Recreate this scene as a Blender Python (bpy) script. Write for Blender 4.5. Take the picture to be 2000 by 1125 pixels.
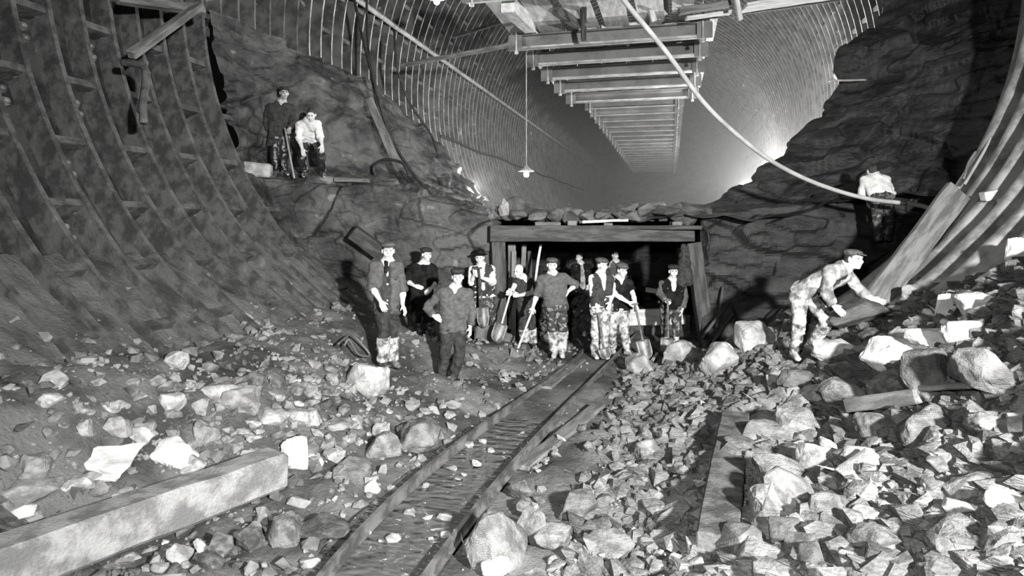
import bpy, bmesh, math, random
import numpy as np
from mathutils import Vector, Matrix, Euler

for o in list(bpy.data.objects):
    bpy.data.objects.remove(o, do_unlink=True)
SC = bpy.context.scene
COL = SC.collection
PI = math.pi

# ------------------------------------------------------------------ camera
FPX, HOR, VPX = 1250.0, 435.0, 1310.0
CX, CY, CZ = 1.4, 0.0, 2.35
TH = math.atan((VPX - 1000) / FPX)
cs, sn = math.cos(TH), math.sin(TH)
CAM = np.array([CX, CY, CZ])
RGT = np.array([cs, sn, 0.0]); FWD = np.array([-sn, cs, 0.0]); UP = np.array([0, 0, 1.0])
cd = bpy.data.cameras.new('camera'); cam = bpy.data.objects.new('camera', cd); COL.objects.link(cam)
cam.location = CAM; cam.rotation_euler = (PI / 2, 0, TH)
cd.sensor_width = 36; cd.lens = 36 * FPX / 2000
cd.shift_y = -(562.5 - HOR) / 2000
cd.clip_start = 0.05; cd.clip_end = 400
SC.camera = cam

# ------------------------------------------------------------------ world, big lights, exposure
w = bpy.data.worlds.new('world'); SC.world = w; w.use_nodes = True
w.node_tree.nodes['Background'].inputs[0].default_value = (1, 1, 1, 1)
w.node_tree.nodes['Background'].inputs[1].default_value = 0.003
SC.view_settings.view_transform = 'Standard'
SC.view_settings.look = 'None'
SC.view_settings.gamma = 1.0
SC.view_settings.exposure = 0.0
SC.view_settings.use_curve_mapping = False


def area(name, loc, target, size, power, spread=PI):
    l = bpy.data.lights.new(name, 'AREA'); l.shape = 'DISK'; l.size = size; l.energy = power; l.spread = spread
    o = bpy.data.objects.new(name, l); COL.objects.link(o); o.location = loc
    o.rotation_euler = (Vector(target) - Vector(loc)).to_track_quat('-Z', 'Y').to_euler()
    return o


# the photographer's two flash lamps beside the camera
KEY = CAM + RGT * 2.9 - FWD * 2.0 + UP * 1.2
area('flash_lamp', KEY, (-0.6, 11.5, 2.0), 0.35, 1400, 1.8)
FIL = CAM - RGT * 0.5 - FWD * 0.4 + UP * 0.6
area('flash_lamp', FIL, (0.9, 3.6, 0.0), 0.3, 190, 2.1)


def P(u, v, d):
    return CAM + FWD * d + RGT * ((u - 1000) / FPX * d) + UP * ((HOR - v) / FPX * d)


def proj(p):
    q = np.asarray(p, float) - CAM
    d = q @ FWD
    return 1000 + FPX * (q @ RGT) / d, HOR - FPX * q[2] / d, d


# ------------------------------------------------------------------ noise helpers
_rs = np.random.RandomState(7)
_LAT = _rs.rand(32, 32, 32)


def vnoise(p, f, seed=0):
    q = np.asarray(p) * f + seed * 7.31
    i = np.floor(q).astype(int); t = q - i; t = t * t * (3 - 2 * t)
    i &= 31; j = (i + 1) & 31
    x, y, z = i[..., 0], i[..., 1], i[..., 2]; X, Y, Z = j[..., 0], j[..., 1], j[..., 2]
    a, b, c = t[..., 0], t[..., 1], t[..., 2]
    L = _LAT
    r = ((L[x, y, z] * (1 - a) + L[X, y, z] * a) * (1 - b) + (L[x, Y, z] * (1 - a) + L[X, Y, z] * a) * b) * (1 - c) + \
        ((L[x, y, Z] * (1 - a) + L[X, y, Z] * a) * (1 - b) + (L[x, Y, Z] * (1 - a) + L[X, Y, Z] * a) * b) * c
    return r * 2 - 1


def fbm(p, f, seed=0, n=4):
    r = 0; a = 1
    for k in range(n):
        r = r + a * vnoise(p, f, seed + k * 3); f *= 2.03; a *= 0.5
    return r


def worley(p, f, seed=0, tilt=0.6):
    """blocky rock relief: every cell has its own offset and its own tilt"""
    q = np.asarray(p) * np.asarray(f) + seed * 3.7
    i0 = np.floor(q).astype(int)
    best = np.full(q.shape[0], 1e9); val = np.zeros(q.shape[0]); sec = np.full(q.shape[0], 1e9)
    T = _LAT
    for dx in (-1, 0, 1):
        for dy in (-1, 0, 1):
            for dz in (-1, 0, 1):
                i = i0 + np.array([dx, dy, dz]); m = i & 31
                x, y, z = m[:, 0], m[:, 1], m[:, 2]
                h1 = T[x, y, z]; h2 = T[y, z, x]; h3 = T[z, x, y]
                c = i + 0.15 + 0.7 * np.stack([h1, h2, h3], 1)
                dv = q - c; d = (np.abs(dv) ** 2.0).sum(1)
                g = T[(x + 5) & 31, (y + 9) & 31, (z + 3) & 31]
                gx = T[(x + 11) & 31, y, z] - .5; gz = T[x, (y + 13) & 31, z] - .5; gy = T[x, y, (z + 17) & 31] - .5
                nv = (g * 2 - 1) + tilt * (gx * dv[:, 0] + gy * dv[:, 1] + gz * dv[:, 2]) * 2
                nb = d < best
                sec = np.where(nb, best, np.minimum(sec, d))
                val = np.where(nb, nv, val); best = np.where(nb, d, best)
    edge = np.sqrt(sec) - np.sqrt(best)
    return val, edge


# ------------------------------------------------------------------ mesh helpers
def mesh(name, V, F, smooth=False):
    me = bpy.data.meshes.new(name)
    me.from_pydata([tuple(map(float, v)) for v in V] if not isinstance(V, np.ndarray) else V.tolist(), [],
                   F if not isinstance(F, np.ndarray) else F.tolist())
    me.validate(); me.update()
    if smooth:
        me.polygons.foreach_set('use_smooth', [True] * len(me.polygons))
    return me


def obj(name, me, m=None, parent=None, loc=None, rot=None, scale=None, label=None):
    o = bpy.data.objects.new(name, me); COL.objects.link(o)
    if m is not None and me is not None and not me.materials:
        me.materials.append(m)
    if parent is not None:
        o.parent = parent
    if loc is not None: o.location = loc
    if rot is not None: o.rotation_euler = rot
    if scale is not None: o.scale = scale
    if label: o['label'] = label
    return o


def tag(o, label, cat, group=None, kind=None):
    o['label'] = label; o['category'] = cat
    if group: o['group'] = group
    if kind: o['kind'] = kind
    return o


def struct(o, label=None, cat=None):
    o['kind'] = 'structure'
    if label: o['label'] = label
    if cat: o['category'] = cat
    return o


def thing(name, label, cat, loc=(0, 0, 0), rotz=0, group=None):
    o = bpy.data.objects.new(name, None); COL.objects.link(o)
    o.empty_display_size = 0.1
    o.location = loc; o.rotation_euler = (0, 0, rotz)
    return tag(o, label, cat, group)


class MB:
    def __init__(s): s.V = []; s.F = []; s.n = 0

    def add(s, V, F):
        s.V.extend([tuple(map(float, v)) for v in V]); s.F.extend([tuple(i + s.n for i in f) for f in F]); s.n += len(V)

    def box(s, c, size, R=None):
        x, y, z = [k / 2 for k in size]
        V = np.array([(-x, -y, -z), (x, -y, -z), (x, y, -z), (-x, y, -z), (-x, -y, z), (x, -y, z), (x, y, z), (-x, y, z)])
        if R is not None: V = V @ np.asarray(R).T
        s.add(V + np.asarray(c), [(0, 3, 2, 1), (4, 5, 6, 7), (0, 1, 5, 4), (1, 2, 6, 5), (2, 3, 7, 6), (3, 0, 4, 7)])

    def bar(s, a, b, wd, ht, up=(0, 0, 1)):
        a = np.asarray(a, float); b = np.asarray(b, float); y = b - a; L = np.linalg.norm(y); y /= L
        x = np.cross(y, up); x /= np.linalg.norm(x); z = np.cross(x, y)
        s.box((a + b) / 2, (wd, L, ht), np.stack([x, y, z], 1))

    def tube(s, pts, r, n=8, caps=True):
        pts = np.asarray(pts, float); m = len(pts)
        rr = np.broadcast_to(np.asarray(r, float), (m,))
        T = np.gradient(pts, axis=0); T /= np.linalg.norm(T, axis=1)[:, None] + 1e-12
        ref = np.array([0, 0, 1.0]) if abs(T[0][2]) < .9 else np.array([1.0, 0, 0])
        V = []; x = np.cross(T[0], ref); x /= np.linalg.norm(x)
        for i in range(m):
            x = x - T[i] * (x @ T[i]); x /= np.linalg.norm(x); y = np.cross(T[i], x)
            for k in range(n):
                a = 2 * PI * k / n; V.append(pts[i] + rr[i] * (math.cos(a) * x + math.sin(a) * y))
        F = [(i * n + k, i * n + (k + 1) % n, (i + 1) * n + (k + 1) % n, (i + 1) * n + k) for i in range(m - 1) for k in range(n)]
        if caps:
            F.append(tuple(range(n - 1, -1, -1))); F.append(tuple((m - 1) * n + k for k in range(n)))
        s.add(V, F)

    def lathe(s, prof, n=16, c=(0, 0, 0)):
        V = []; m = len(prof)
        for (r, z) in prof:
            for k in range(n):
                a = 2 * PI * k / n; V.append((c[0] + r * math.cos(a), c[1] + r * math.sin(a), c[2] + z))
        F = [(i * n + k, i * n + (k + 1) % n, (i + 1) * n + (k + 1) % n, (i + 1) * n + k) for i in range(m - 1) for k in range(n)]
        F.append(tuple(range(n - 1, -1, -1))); F.append(tuple((m - 1) * n + k for k in range(n)))
        s.add(V, F)

    def mesh(s, name, smooth=False):
        return mesh(name, s.V, s.F, smooth)

    def build(s, name, m, parent=None, smooth=False, label=None):
        return obj(name, s.mesh(name, smooth), m, parent, label=label)


def spline(pts, n=8):
    pts = np.asarray(pts, float); out = []
    Q = np.vstack([2 * pts[0] - pts[1], pts, 2 * pts[-1] - pts[-2]])
    for i in range(1, len(Q) - 2):
        p0, p1, p2, p3 = Q[i - 1], Q[i], Q[i + 1], Q[i + 2]
        for t in np.linspace(0, 1, n, endpoint=False):
            out.append(.5 * ((2 * p1) + (-p0 + p2) * t + (2 * p0 - 5 * p1 + 4 * p2 - p3) * t * t + (-p0 + 3 * p1 - 3 * p2 + p3) * t ** 3))
    out.append(pts[-1]); return np.array(out)


def beamdetail(me, jit=0.006, bev=0.012, cuts=4, seed=0):
    """rough-sawn timber: bevel the edges, cut it lengthwise and wobble it"""
    bm = bmesh.new(); bm.from_mesh(me)
    long = sorted(bm.edges, key=lambda e: -e.calc_length())[:4 * max(1, len(bm.faces) // 6)]
    L = max(e.calc_length() for e in bm.edges)
    es = [e for e in bm.edges if e.calc_length() > .8 * L]
    bmesh.ops.subdivide_edges(bm, edges=es, cuts=cuts)
    if bev: bmesh.ops.bevel(bm, geom=[e for e in bm.edges if e.calc_face_angle(0) > .6], offset=bev, segments=1, affect='EDGES')
    co = np.array([v.co[:] for v in bm.verts])
    d = np.stack([vnoise(co, 5, seed + k) for k in range(3)], 1) * jit
    for v, q in zip(bm.verts, d): v.co += Vector(q)
    bm.to_mesh(me); bm.free(); me.update(); return me


# ------------------------------------------------------------------ materials (all silver-grey, as the photograph)
def g(v): return (v * 1.0, v * 0.995, v * 0.975, 1)


def mk(name, c0, c1, scale=4.0, rough=0.8, bump=0.3, bscale=20.0, lo=.38, hi=.62, spec=0.3, rnd=0.0, metal=0.0,
       stretch=(1, 1, 1), bands=0.0, spots=None, detail=6.0, bdist=0.02):
    m = bpy.data.materials.new(name); m.use_nodes = True
    N = m.node_tree.nodes; Lk = m.node_tree.links.new; b = N['Principled BSDF']
    tc = N.new('ShaderNodeTexCoord'); oi = N.new('ShaderNodeObjectInfo')
    off = N.new('ShaderNodeVectorMath'); off.operation = 'MULTIPLY_ADD'
    cmb = N.new('ShaderNodeCombineXYZ'); mul = N.new('ShaderNodeMath'); mul.operation = 'MULTIPLY'; mul.inputs[1].default_value = 37.0
    Lk(oi.outputs['Random'], mul.inputs[0])
    for k in range(3): Lk(mul.outputs[0], cmb.inputs[k])
    off.inputs[1].default_value = stretch
    Lk(tc.outputs['Object'], off.inputs[0]); Lk(cmb.outputs[0], off.inputs[2])
    n1 = N.new('ShaderNodeTexNoise'); n1.inputs['Scale'].default_value = scale; n1.inputs['Detail'].default_value = detail
    n1.inputs['Roughness'].default_value = .62
    Lk(off.outputs[0], n1.inputs['Vector'])
    mr = N.new('ShaderNodeMapRange'); mr.inputs[1].default_value = lo; mr.inputs[2].default_value = hi
    mr.interpolation_type = 'SMOOTHSTEP'
    Lk(n1.outputs['Fac'], mr.inputs[0])
    fac = mr.outputs[0]
    hsum = None
    if bands:
        wv = N.new('ShaderNodeTexWave'); wv.wave_type = 'BANDS'; wv.bands_direction = 'Z'
        wv.inputs['Scale'].default_value = bands; wv.inputs['Distortion'].default_value = 7.0
        wv.inputs['Detail'].default_value = 3; wv.inputs['Detail Scale'].default_value = 1.5
        Lk(off.outputs[0], wv.inputs['Vector'])
        ad = N.new('ShaderNodeMath'); ad.operation = 'MULTIPLY_ADD'; ad.inputs[1].default_value = .22
        sb = N.new('ShaderNodeMath'); sb.operation = 'MULTIPLY'; sb.inputs[1].default_value = .7
        Lk(fac, sb.inputs[0]); Lk(wv.outputs['Fac'], ad.inputs[0]); Lk(sb.outputs[0], ad.inputs[2]); fac = ad.outputs[0]
        hsum = wv.outputs['Fac']
    mix = N.new('ShaderNodeMix'); mix.data_type = 'RGBA'
    mix.inputs['A'].default_value = g(c0); mix.inputs['B'].default_value = g(c1)
    Lk(fac, mix.inputs['Factor']); colr = mix.outputs['Result']
    if spots:   # (colour, scale, threshold): splashes of mud or lime
        n3 = N.new('ShaderNodeTexNoise'); n3.inputs['Scale'].default_value = spots[1]; n3.inputs['Detail'].default_value = 4
        Lk(off.outputs[0], n3.inputs['Vector'])
        m3 = N.new('ShaderNodeMapRange'); m3.inputs[1].default_value = spots[2]; m3.inputs[2].default_value = spots[2] + .07
        Lk(n3.outputs['Fac'], m3.inputs[0])
        mx = N.new('ShaderNodeMix'); mx.data_type = 'RGBA'; mx.inputs['B'].default_value = g(spots[0])
        Lk(m3.outputs[0], mx.inputs['Factor']); Lk(colr, mx.inputs['A']); colr = mx.outputs['Result']
    if rnd:
        m4 = N.new('ShaderNodeMapRange'); m4.inputs[3].default_value = 1 - rnd; m4.inputs[4].default_value = 1 + rnd
        Lk(oi.outputs['Random'], m4.inputs[0])
        vm = N.new('ShaderNodeVectorMath'); vm.operation = 'SCALE'
        Lk(colr, vm.inputs[0]); Lk(m4.outputs[0], vm.inputs['Scale']); colr = vm.outputs[0]
    Lk(colr, b.inputs['Base Color'])
    b.inputs['Roughness'].default_value = rough; b.inputs['Specular IOR Level'].default_value = spec
    b.inputs['Metallic'].default_value = metal
    if bump:
        n2 = N.new('ShaderNodeTexNoise'); n2.inputs['Scale'].default_value = bscale; n2.inputs['Detail'].default_value = 7
        n2.inputs['Roughness'].default_value = .65
        Lk(off.outputs[0], n2.inputs['Vector'])
        bp = N.new('ShaderNodeBump'); bp.inputs['Strength'].default_value = bump; bp.inputs['Distance'].default_value = bdist
        h = n2.outputs['Fac']
        if hsum is not None:
            a2 = N.new('ShaderNodeMath'); a2.operation = 'MULTIPLY_ADD'; a2.inputs[1].default_value = .18
            Lk(hsum, a2.inputs[0]); Lk(h, a2.inputs[2]); h = a2.outputs[0]
        Lk(h, bp.inputs['Height']); Lk(bp.outputs[0], b.inputs['Normal'])
    return m


M = {}
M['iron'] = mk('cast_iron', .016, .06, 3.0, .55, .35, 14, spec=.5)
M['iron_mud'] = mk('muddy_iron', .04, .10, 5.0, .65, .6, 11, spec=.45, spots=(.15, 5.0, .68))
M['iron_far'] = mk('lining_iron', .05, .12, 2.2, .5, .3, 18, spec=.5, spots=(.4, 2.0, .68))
M['edge'] = mk('lit_flange_edge', .22, .5, 3, .5, .2, 20, spec=.5)  # pale colour standing for the light caught on the flange edges
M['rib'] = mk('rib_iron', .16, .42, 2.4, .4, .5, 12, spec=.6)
M['bolt'] = mk('bolt_iron', .1, .2, 6, .5, .2, 30, spec=.5)
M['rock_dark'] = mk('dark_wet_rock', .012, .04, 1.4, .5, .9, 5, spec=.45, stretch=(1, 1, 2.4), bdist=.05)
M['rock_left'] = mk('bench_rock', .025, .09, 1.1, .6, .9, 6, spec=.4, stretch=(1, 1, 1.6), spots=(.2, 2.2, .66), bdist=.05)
M['floor'] = mk('mud_floor', .055, .16, 1.2, .8, 1.0, 22, spec=.25, spots=(.28, 9, .66), bdist=.03)
M['stone'] = mk('sandstone', .2, .4, 3.0, .85, .5, 22, rnd=.35, spec=.2)
M['gravel'] = mk('dull_gravel', .09, .26, 3.0, .85, .5, 22, spec=.2)
M['stone_band'] = mk('banded_sandstone', .08, .27, 3.0, .85, .8, 18, rnd=.3, spec=.2, bands=15)
M['stone_pale'] = mk('pale_sandstone', .5, .75, 2.5, .85, .5, 16, rnd=.1, spec=.2)
M['stone_dark'] = mk('dark_sandstone', .05, .13, 3.0, .8, .6, 18, rnd=.35, spec=.25, bands=7)
M['wood_dark'] = mk('dark_timber', .035, .08, 2, .75, .4, 14, stretch=(6, 1, 6), spec=.25)
M['wood_mid'] = mk('weathered_timber', .09, .19, 2, .8, .5, 14, stretch=(6, 1, 6), spec=.2)
M['wood_pale'] = mk('pale_timber', .4, .6, 2, .8, .3, 14, stretch=(6, 1, 6), spec=.2)
M['baulk'] = mk('mud_caked_baulk', .17, .36, 5, .85, .9, 40, spec=.2)
M['baulk_dark'] = mk('gritty_dark_baulk', .05, .13, 6, .85, .9, 40, spec=.2)
M['steel'] = mk('girder_steel', .09, .16, 1.2, .55, .15, 20, spec=.4)
M['steel_light'] = mk('worn_steel', .25, .42, 2.5, .45, .15, 25, spec=.5)
M['rail'] = mk('rail_steel', .08, .2, 6, .35, .2, 40, spec=.6, metal=.3)
M['hose'] = mk('rubber_hose', .26, .36, 3, .6, .15, 40, spec=.3)
M['cable'] = mk('black_cable', .015, .03, 5, .5, .1, 30)
M['skin'] = mk('skin', .48, .58, 10, .55, .08, 60, spec=.35)
M['skin_dirty'] = mk('grimy_skin', .2, .45, 14, .6, .1, 60, spec=.35)
M['hair'] = mk('dark_hair', .02, .05, 20, .5, .5, 80, stretch=(1, 1, .3))
M['eye'] = mk('dark_eye', .02, .03, 5, .3, 0)
M['cloth_black'] = mk('black_cloth', .006, .018, 7, .9, .5, 60, spec=.1)
M['cloth_dark'] = mk('dark_wool', .02, .06, 14, .9, .5, 70, lo=.25, hi=.75, spec=.1)
M['cloth_mid'] = mk('dusty_grey_wool', .06, .115, 16, .9, .5, 60, lo=.25, hi=.75, spec=.1)
M['cloth_dusty'] = mk('dust_covered_cloth', .10, .42, 6, .9, .5, 50, spec=.1, lo=.34, hi=.66)
M['cloth_light'] = mk('pale_shirt_cloth', .55, .72, 5, .9, .35, 50, spec=.1)
M['mud_trouser'] = mk('mud_splashed_trousers', .08, .5, 11, .7, .6, 40, spec=.3, lo=.36, hi=.62)
M['mud_dark_trouser'] = mk('dark_muddy_trousers', .03, .2, 15, .7, .6, 40, spec=.3, lo=.5, hi=.62)
M['gloss_black'] = mk('wet_oilskin', .01, .025, 8, .22, .5, 25, spec=.7)
M['boot'] = mk('muddy_boot_leather', .03, .2, 12, .6, .4, 40, lo=.45, hi=.58)
M['boot_pale'] = mk('mud_caked_boot', .25, .48, 12, .7, .4, 40)
M['blade'] = mk('shovel_steel', .06, .16, 8, .4, .2, 30, spec=.5)


def water_mat():
    m = bpy.data.materials.new('muddy_water'); m.use_nodes = True
    N = m.node_tree.nodes; Lk = m.node_tree.links.new; b = N['Principled BSDF']
    b.inputs['Base Color'].default_value = g(.09); b.inputs['Roughness'].default_value = .12
    b.inputs['Specular IOR Level'].default_value = .6
    tc = N.new('ShaderNodeTexCoord'); mp = N.new('ShaderNodeMapping'); mp.inputs['Scale'].default_value = (2.6, 5.0, 1)
    mp.inputs['Rotation'].default_value = (0, 0, .25)
    Lk(tc.outputs['Object'], mp.inputs[0])
    n = N.new('ShaderNodeTexNoise'); n.inputs['Scale'].default_value = 1.8; n.inputs['Detail'].default_value = 1.5
    n.inputs['Distortion'].default_value = .25
    Lk(mp.outputs[0], n.inputs['Vector'])
    bp = N.new('ShaderNodeBump'); bp.inputs['Strength'].default_value = .8; bp.inputs['Distance'].default_value = .1
    Lk(n.outputs['Fac'], bp.inputs['Height']); Lk(bp.outputs[0], b.inputs['Normal'])
    return m


M['water'] = water_mat()


def emit(name, v, s):
    m = bpy.data.materials.new(name); m.use_nodes = True
    b = m.node_tree.nodes['Principled BSDF']; b.inputs['Base Color'].default_value = g(.8)
    b.inputs['Emission Color'].default_value = g(v); b.inputs['Emission Strength'].default_value = s
    return m


M['bulb'] = emit('lit_bulb', 1, 60)

# ------------------------------------------------------------------ tunnel frame
ZAX, RT = 6.55, 6.70      # axis height and radius to the flange edges
RSK = 7.03                # radius to the skin between the flanges
PITCH = 0.5


def cyl(al, r, y, side):  # al = angle from the invert, side -1 left, +1 right
    return (side * r * math.sin(al), y, ZAX - r * math.cos(al))


# floor surface -------------------------------------------------------------
RAIL_L = [(600, 1150), (692, 1056), (771, 974), (810, 935), (899, 864), (955, 821), (1027, 775), (1083, 735), (1136, 689)]
RAIL_R = [(810, 1150), (835, 1120), (884, 1059), (913, 1009), (955, 970), (1009, 903), (1044, 853), (1112, 789), (1176, 725), (1208, 689)]


def onz(u, v, z):
    d = FPX * (CZ - z) / (v - HOR); return P(u, v, d)


ZR = 0.06
railL = spline([onz(u, v, ZR) for u, v in RAIL_L], 6)
railR = spline([onz(u, v, ZR) for u, v in RAIL_R], 6)


def extend(r, L=6.0):
    d = r[-1] - r[-9]; d /= np.linalg.norm(d); return np.vstack([r, [r[-1] + d * L * k / 6 for k in range(1, 7)]])




def smooth_rail(r):
    c = np.polyfit(r[:, 1], r[:, 0], 3); y = np.linspace(r[0, 1], r[-1, 1], len(r)); return np.stack([np.polyval(c, y), y, np.full(len(y), ZR)], 1)


railL = extend(smooth_rail(railL)); railR = extend(smooth_rail(railR))


def track_x(y):
    return np.interp(y, railL[:, 1], railL[:, 0]), np.interp(y, railR[:, 1], railR[:, 0])


def sstep(a, b, x):
    t = np.clip((x - a) / (b - a), 0, 1); return t * t * (3 - 2 * t)


def floor_base(x, y):
    x = np.asarray(x, float); y = np.asarray(y, float)
    nr = 1.25 * sstep(6.2, 4.2, y)
    h = (1.0 + .1 * sstep(6.2, 4.2, y)) * sstep(-1.0 - nr, -3.9 + .35 * sstep(6.2, 4.2, y), x) + np.where(x < -3.9, (-3.9 - x) * .75, 0)
    h = h * np.where(x < 0, 1 - .25 * sstep(9.5, 12.5, y) + .0, 1)
    r = np.clip(x - 1.25, 0, None)
    h = h + np.where(x > 1.25, .27 * r + .055 * r * r, 0) * (1 - .75 * sstep(9.0, 11.2, y) * sstep(3.4, 2.6, x))
    h = h + .12 * np.exp(-((x - 2.0) ** 2) / .5 - ((y - 3.2) ** 2) / 2.0)
    h = h + np.clip(.17 * (8.6 - y), -.35, .75) * sstep(2.9, 4.6, x)
    # heap on the left by the group of men
    h = h + .33 * np.exp(-((x + 1.45) ** 2) / .8 - ((y - 8.4) ** 2) / 1.2) * 0.6
    # heap beside the portal's left post
    h = h + .32 * np.exp(-((x + 1.35) ** 2) / .35 - ((y - 11.3) ** 2) / .8)
    # heap below the right cliff
    h = h + .25 * np.exp(-((x - 2.6) ** 2) / .5 - ((y - 10.6) ** 2) / 1.6)
    # trodden ground where the men stand
    num = 0; den = 0
    for (fx, fy, fz) in FEET:
        wg_ = np.exp(-((x - fx) ** 2 + (y - fy) ** 2) / .26); num = num + wg_ * (fz - .03 - h); den = den + wg_
    return h + num / np.maximum(den, 1.0)


FEET = [P(*q) for q in ((757, 722, 8.8), (828, 672, 11.3), (876, 750, 9.4), (955, 665, 12.0), (1032, 680, 11.75), (1089, 697, 10.95), (1136, 626, 16.2),
                        (1172, 700, 10.9), (1204, 628, 16.0), (1212, 698, 11.2), (1308, 690, 11.9), (1560, 702, 8.1))]


def floor_z(x, y):
    x = np.asarray(x, float); y = np.asarray(y, float)
    h = floor_base(x, y)
    a, b = track_x(y)
    tr = sstep(a - .35, a - .05, x) * sstep(b + .35, b + .05, x)
    wet = sstep(7.7, 6.9, y)
    h = h * (1 - tr) + (0.02 - .1 * wet) * tr
    return h


def floor_noise(x, y):
    p = np.stack([x, y, np.zeros_like(x)], -1)
    a, b = track_x(y)
    tr = sstep(a - .3, a - .02, x) * sstep(b + .3, b + .02, x)
    n = .09 * fbm(p, 1.3, 1, 3) + .035 * fbm(p, 7, 5, 3)
    ft = 0
    for (fx, fy, fz) in FEET: ft = np.maximum(ft, np.exp(-((x - fx) ** 2 + (y - fy) ** 2) / .22))
    return n * (1 - .85 * tr) * (1 - .9 * ft)


def G(u, v):
    """point of the floor surface seen at photo pixel (u, v)"""
    ds = np.linspace(1.2, 14, 900)
    pts = CAM[None] + np.outer(ds, FWD) + np.outer(ds * (u - 1000) / FPX, RGT) + np.outer(ds * (HOR - v) / FPX, UP)
    hz = floor_z(pts[:, 0], pts[:, 1])
    k = np.argmax(pts[:, 2] < hz)
    if pts[k, 2] >= hz[k]: k = len(ds) - 1
    return pts[k], ds[k]


# ------------------------------------------------------------------ floor mesh
def build_floor():
    xs = np.arange(-5.2, 5.6, .055); ys = np.concatenate([np.arange(.6, 13.2, .055), np.arange(13.2, 20.2, .2)])
    X, Y = np.meshgrid(xs, ys, indexing='ij')
    Z = floor_z(X, Y) + floor_noise(X, Y)
    V = np.stack([X, Y, Z], -1).reshape(-1, 3); nx, ny = len(xs), len(ys)
    i = np.arange(nx * ny).reshape(nx, ny)
    F = np.stack([i[:-1, :-1], i[1:, :-1], i[1:, 1:], i[:-1, 1:]], -1).reshape(-1, 4)
    o = obj('floor', mesh('floor', V, F, True), M['floor'])
    struct(o, 'muddy rubble-strewn floor of the tunnel working', 'floor')


build_floor()

# water in the track
wl = railL[railL[:, 1] < 7.6]; ys = np.linspace(.9, 7.5, 40)
a, b = track_x(ys)
V = []; F = []
for k, y in enumerate(ys):
    V += [(a[k] - .22, y, -.012), (b[k] + .02, y, -.012)]
F = [(2 * k, 2 * k + 1, 2 * k + 3, 2 * k + 2) for k in range(len(ys) - 1)]
o = obj('flood_water', mesh('flood_water', V, F, True), M['water'])
tag(o, 'rippling muddy water flooding the near end of the rail track', 'water', kind='stuff')


# ------------------------------------------------------------------ tunnel lining
def ring_mesh(side, a0, a1, steps, cross, fd=.33, ft=.07, pitch=PITCH, rs=RSK):
    """one ring of cast-iron lining: skin, one flange facing along the tunnel, cross flanges between segments"""
    mb = MB(); A = np.linspace(a0, a1, steps + 1)
    r1 = rs - fd
    V = []; F = []
    for a in A:      # profile: skin back, skin front, flange root, flange edge (front), flange edge (back), flange root back
        V += [cyl(a, rs, pitch, side), cyl(a, rs, ft, side), cyl(a, r1, ft, side), cyl(a, r1, 0, side), cyl(a, rs + .02, 0, side)]
    n = 5
    for i in range(steps):
        for k in range(n - 1):
            q = (i * n + k, i * n + k + 1, (i + 1) * n + k + 1, (i + 1) * n + k)
            F.append(q if side < 0 else q[::-1])
    mb.add(V, F)
    t = .05 / rs
    for c in cross:
        p = [cyl(c - t, rs, ft, side), cyl(c - t, rs, pitch, side), cyl(c - t, r1 + .03, pitch, side), cyl(c - t, r1 + .03, ft, side),
             cyl(c + t, rs, ft, side), cyl(c + t, rs, pitch, side), cyl(c + t, r1 + .03, pitch, side), cyl(c + t, r1 + .03, ft, side)]
        mb.add(p, [(0, 1, 2, 3), (7, 6, 5, 4), (3, 2, 6, 7), (0, 4, 5, 1), (1, 5, 6, 2), (0, 3, 7, 4)])
    return mb


def boltmesh():
    mb = MB(); mb.lathe([(.06, 0), (.06, .022), (.044, .025), (.042, .058), (.024, .074), (.004, .08)], 8)
    return mb.mesh('bolt', False)


BOLT = boltmesh(); BOLT.materials.append(M['bolt'])


def place_bolt(parent, p, n):
    o = obj('bolt', BOLT, None, parent)
    o.location = p; o.rotation_euler = Vector(n).to_track_quat('Z', 'Y').to_euler()
    return o


D2R = PI / 180
wallL = bpy.data.objects.new('wall_left', None); COL.objects.link(wallL); struct(wallL, 'left side of the cast-iron segmented tunnel lining', 'wall')
wallR = bpy.data.objects.new('wall_right', None); COL.objects.link(wallR); struct(wallR, 'right side of the cast-iron segmented tunnel lining', 'wall')
crA = [D2R * k for k in (38, 54, 70, 86, 102, 118, 134, 150, 166)]
crB = [D2R * k for k in (30, 46, 62, 78, 94, 110, 126, 142, 158, 174)]
near = {}
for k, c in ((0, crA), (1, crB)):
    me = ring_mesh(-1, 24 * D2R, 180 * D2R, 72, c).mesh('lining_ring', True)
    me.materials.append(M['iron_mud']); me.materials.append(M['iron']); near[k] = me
    for i in range(72): me.polygons[i * 4].material_index = 1  # recessed skin takes the darker iron: flange shade put into the colour
    # crisp flange corners
    for e in me.polygons: e.use_smooth = False
rng = random.Random(3)
Y_END = 10.2
for k in range(0, 24):
    y = Y_END - (k + 1) * PITCH
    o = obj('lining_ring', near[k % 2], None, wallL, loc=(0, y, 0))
    if 1.6 < y:
        cr = crA if k % 2 == 0 else crB
        for c in cr:
            if c > 108 * D2R or c < 30 * D2R: continue
            for da in (-.026, -.05):      # clusters of bolts at the foot of each cross flange
                for yy in (.17, .37):
                    p = cyl(c + da, RSK - .01, yy, -1); nv = (math.sin(c + da), 0, math.cos(c + da))
                    place_bolt(o, p, nv)
            aa = c + .14
            place_bolt(o, cyl(aa, RSK - .14, 0, -1), (0, -1, 0))

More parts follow.
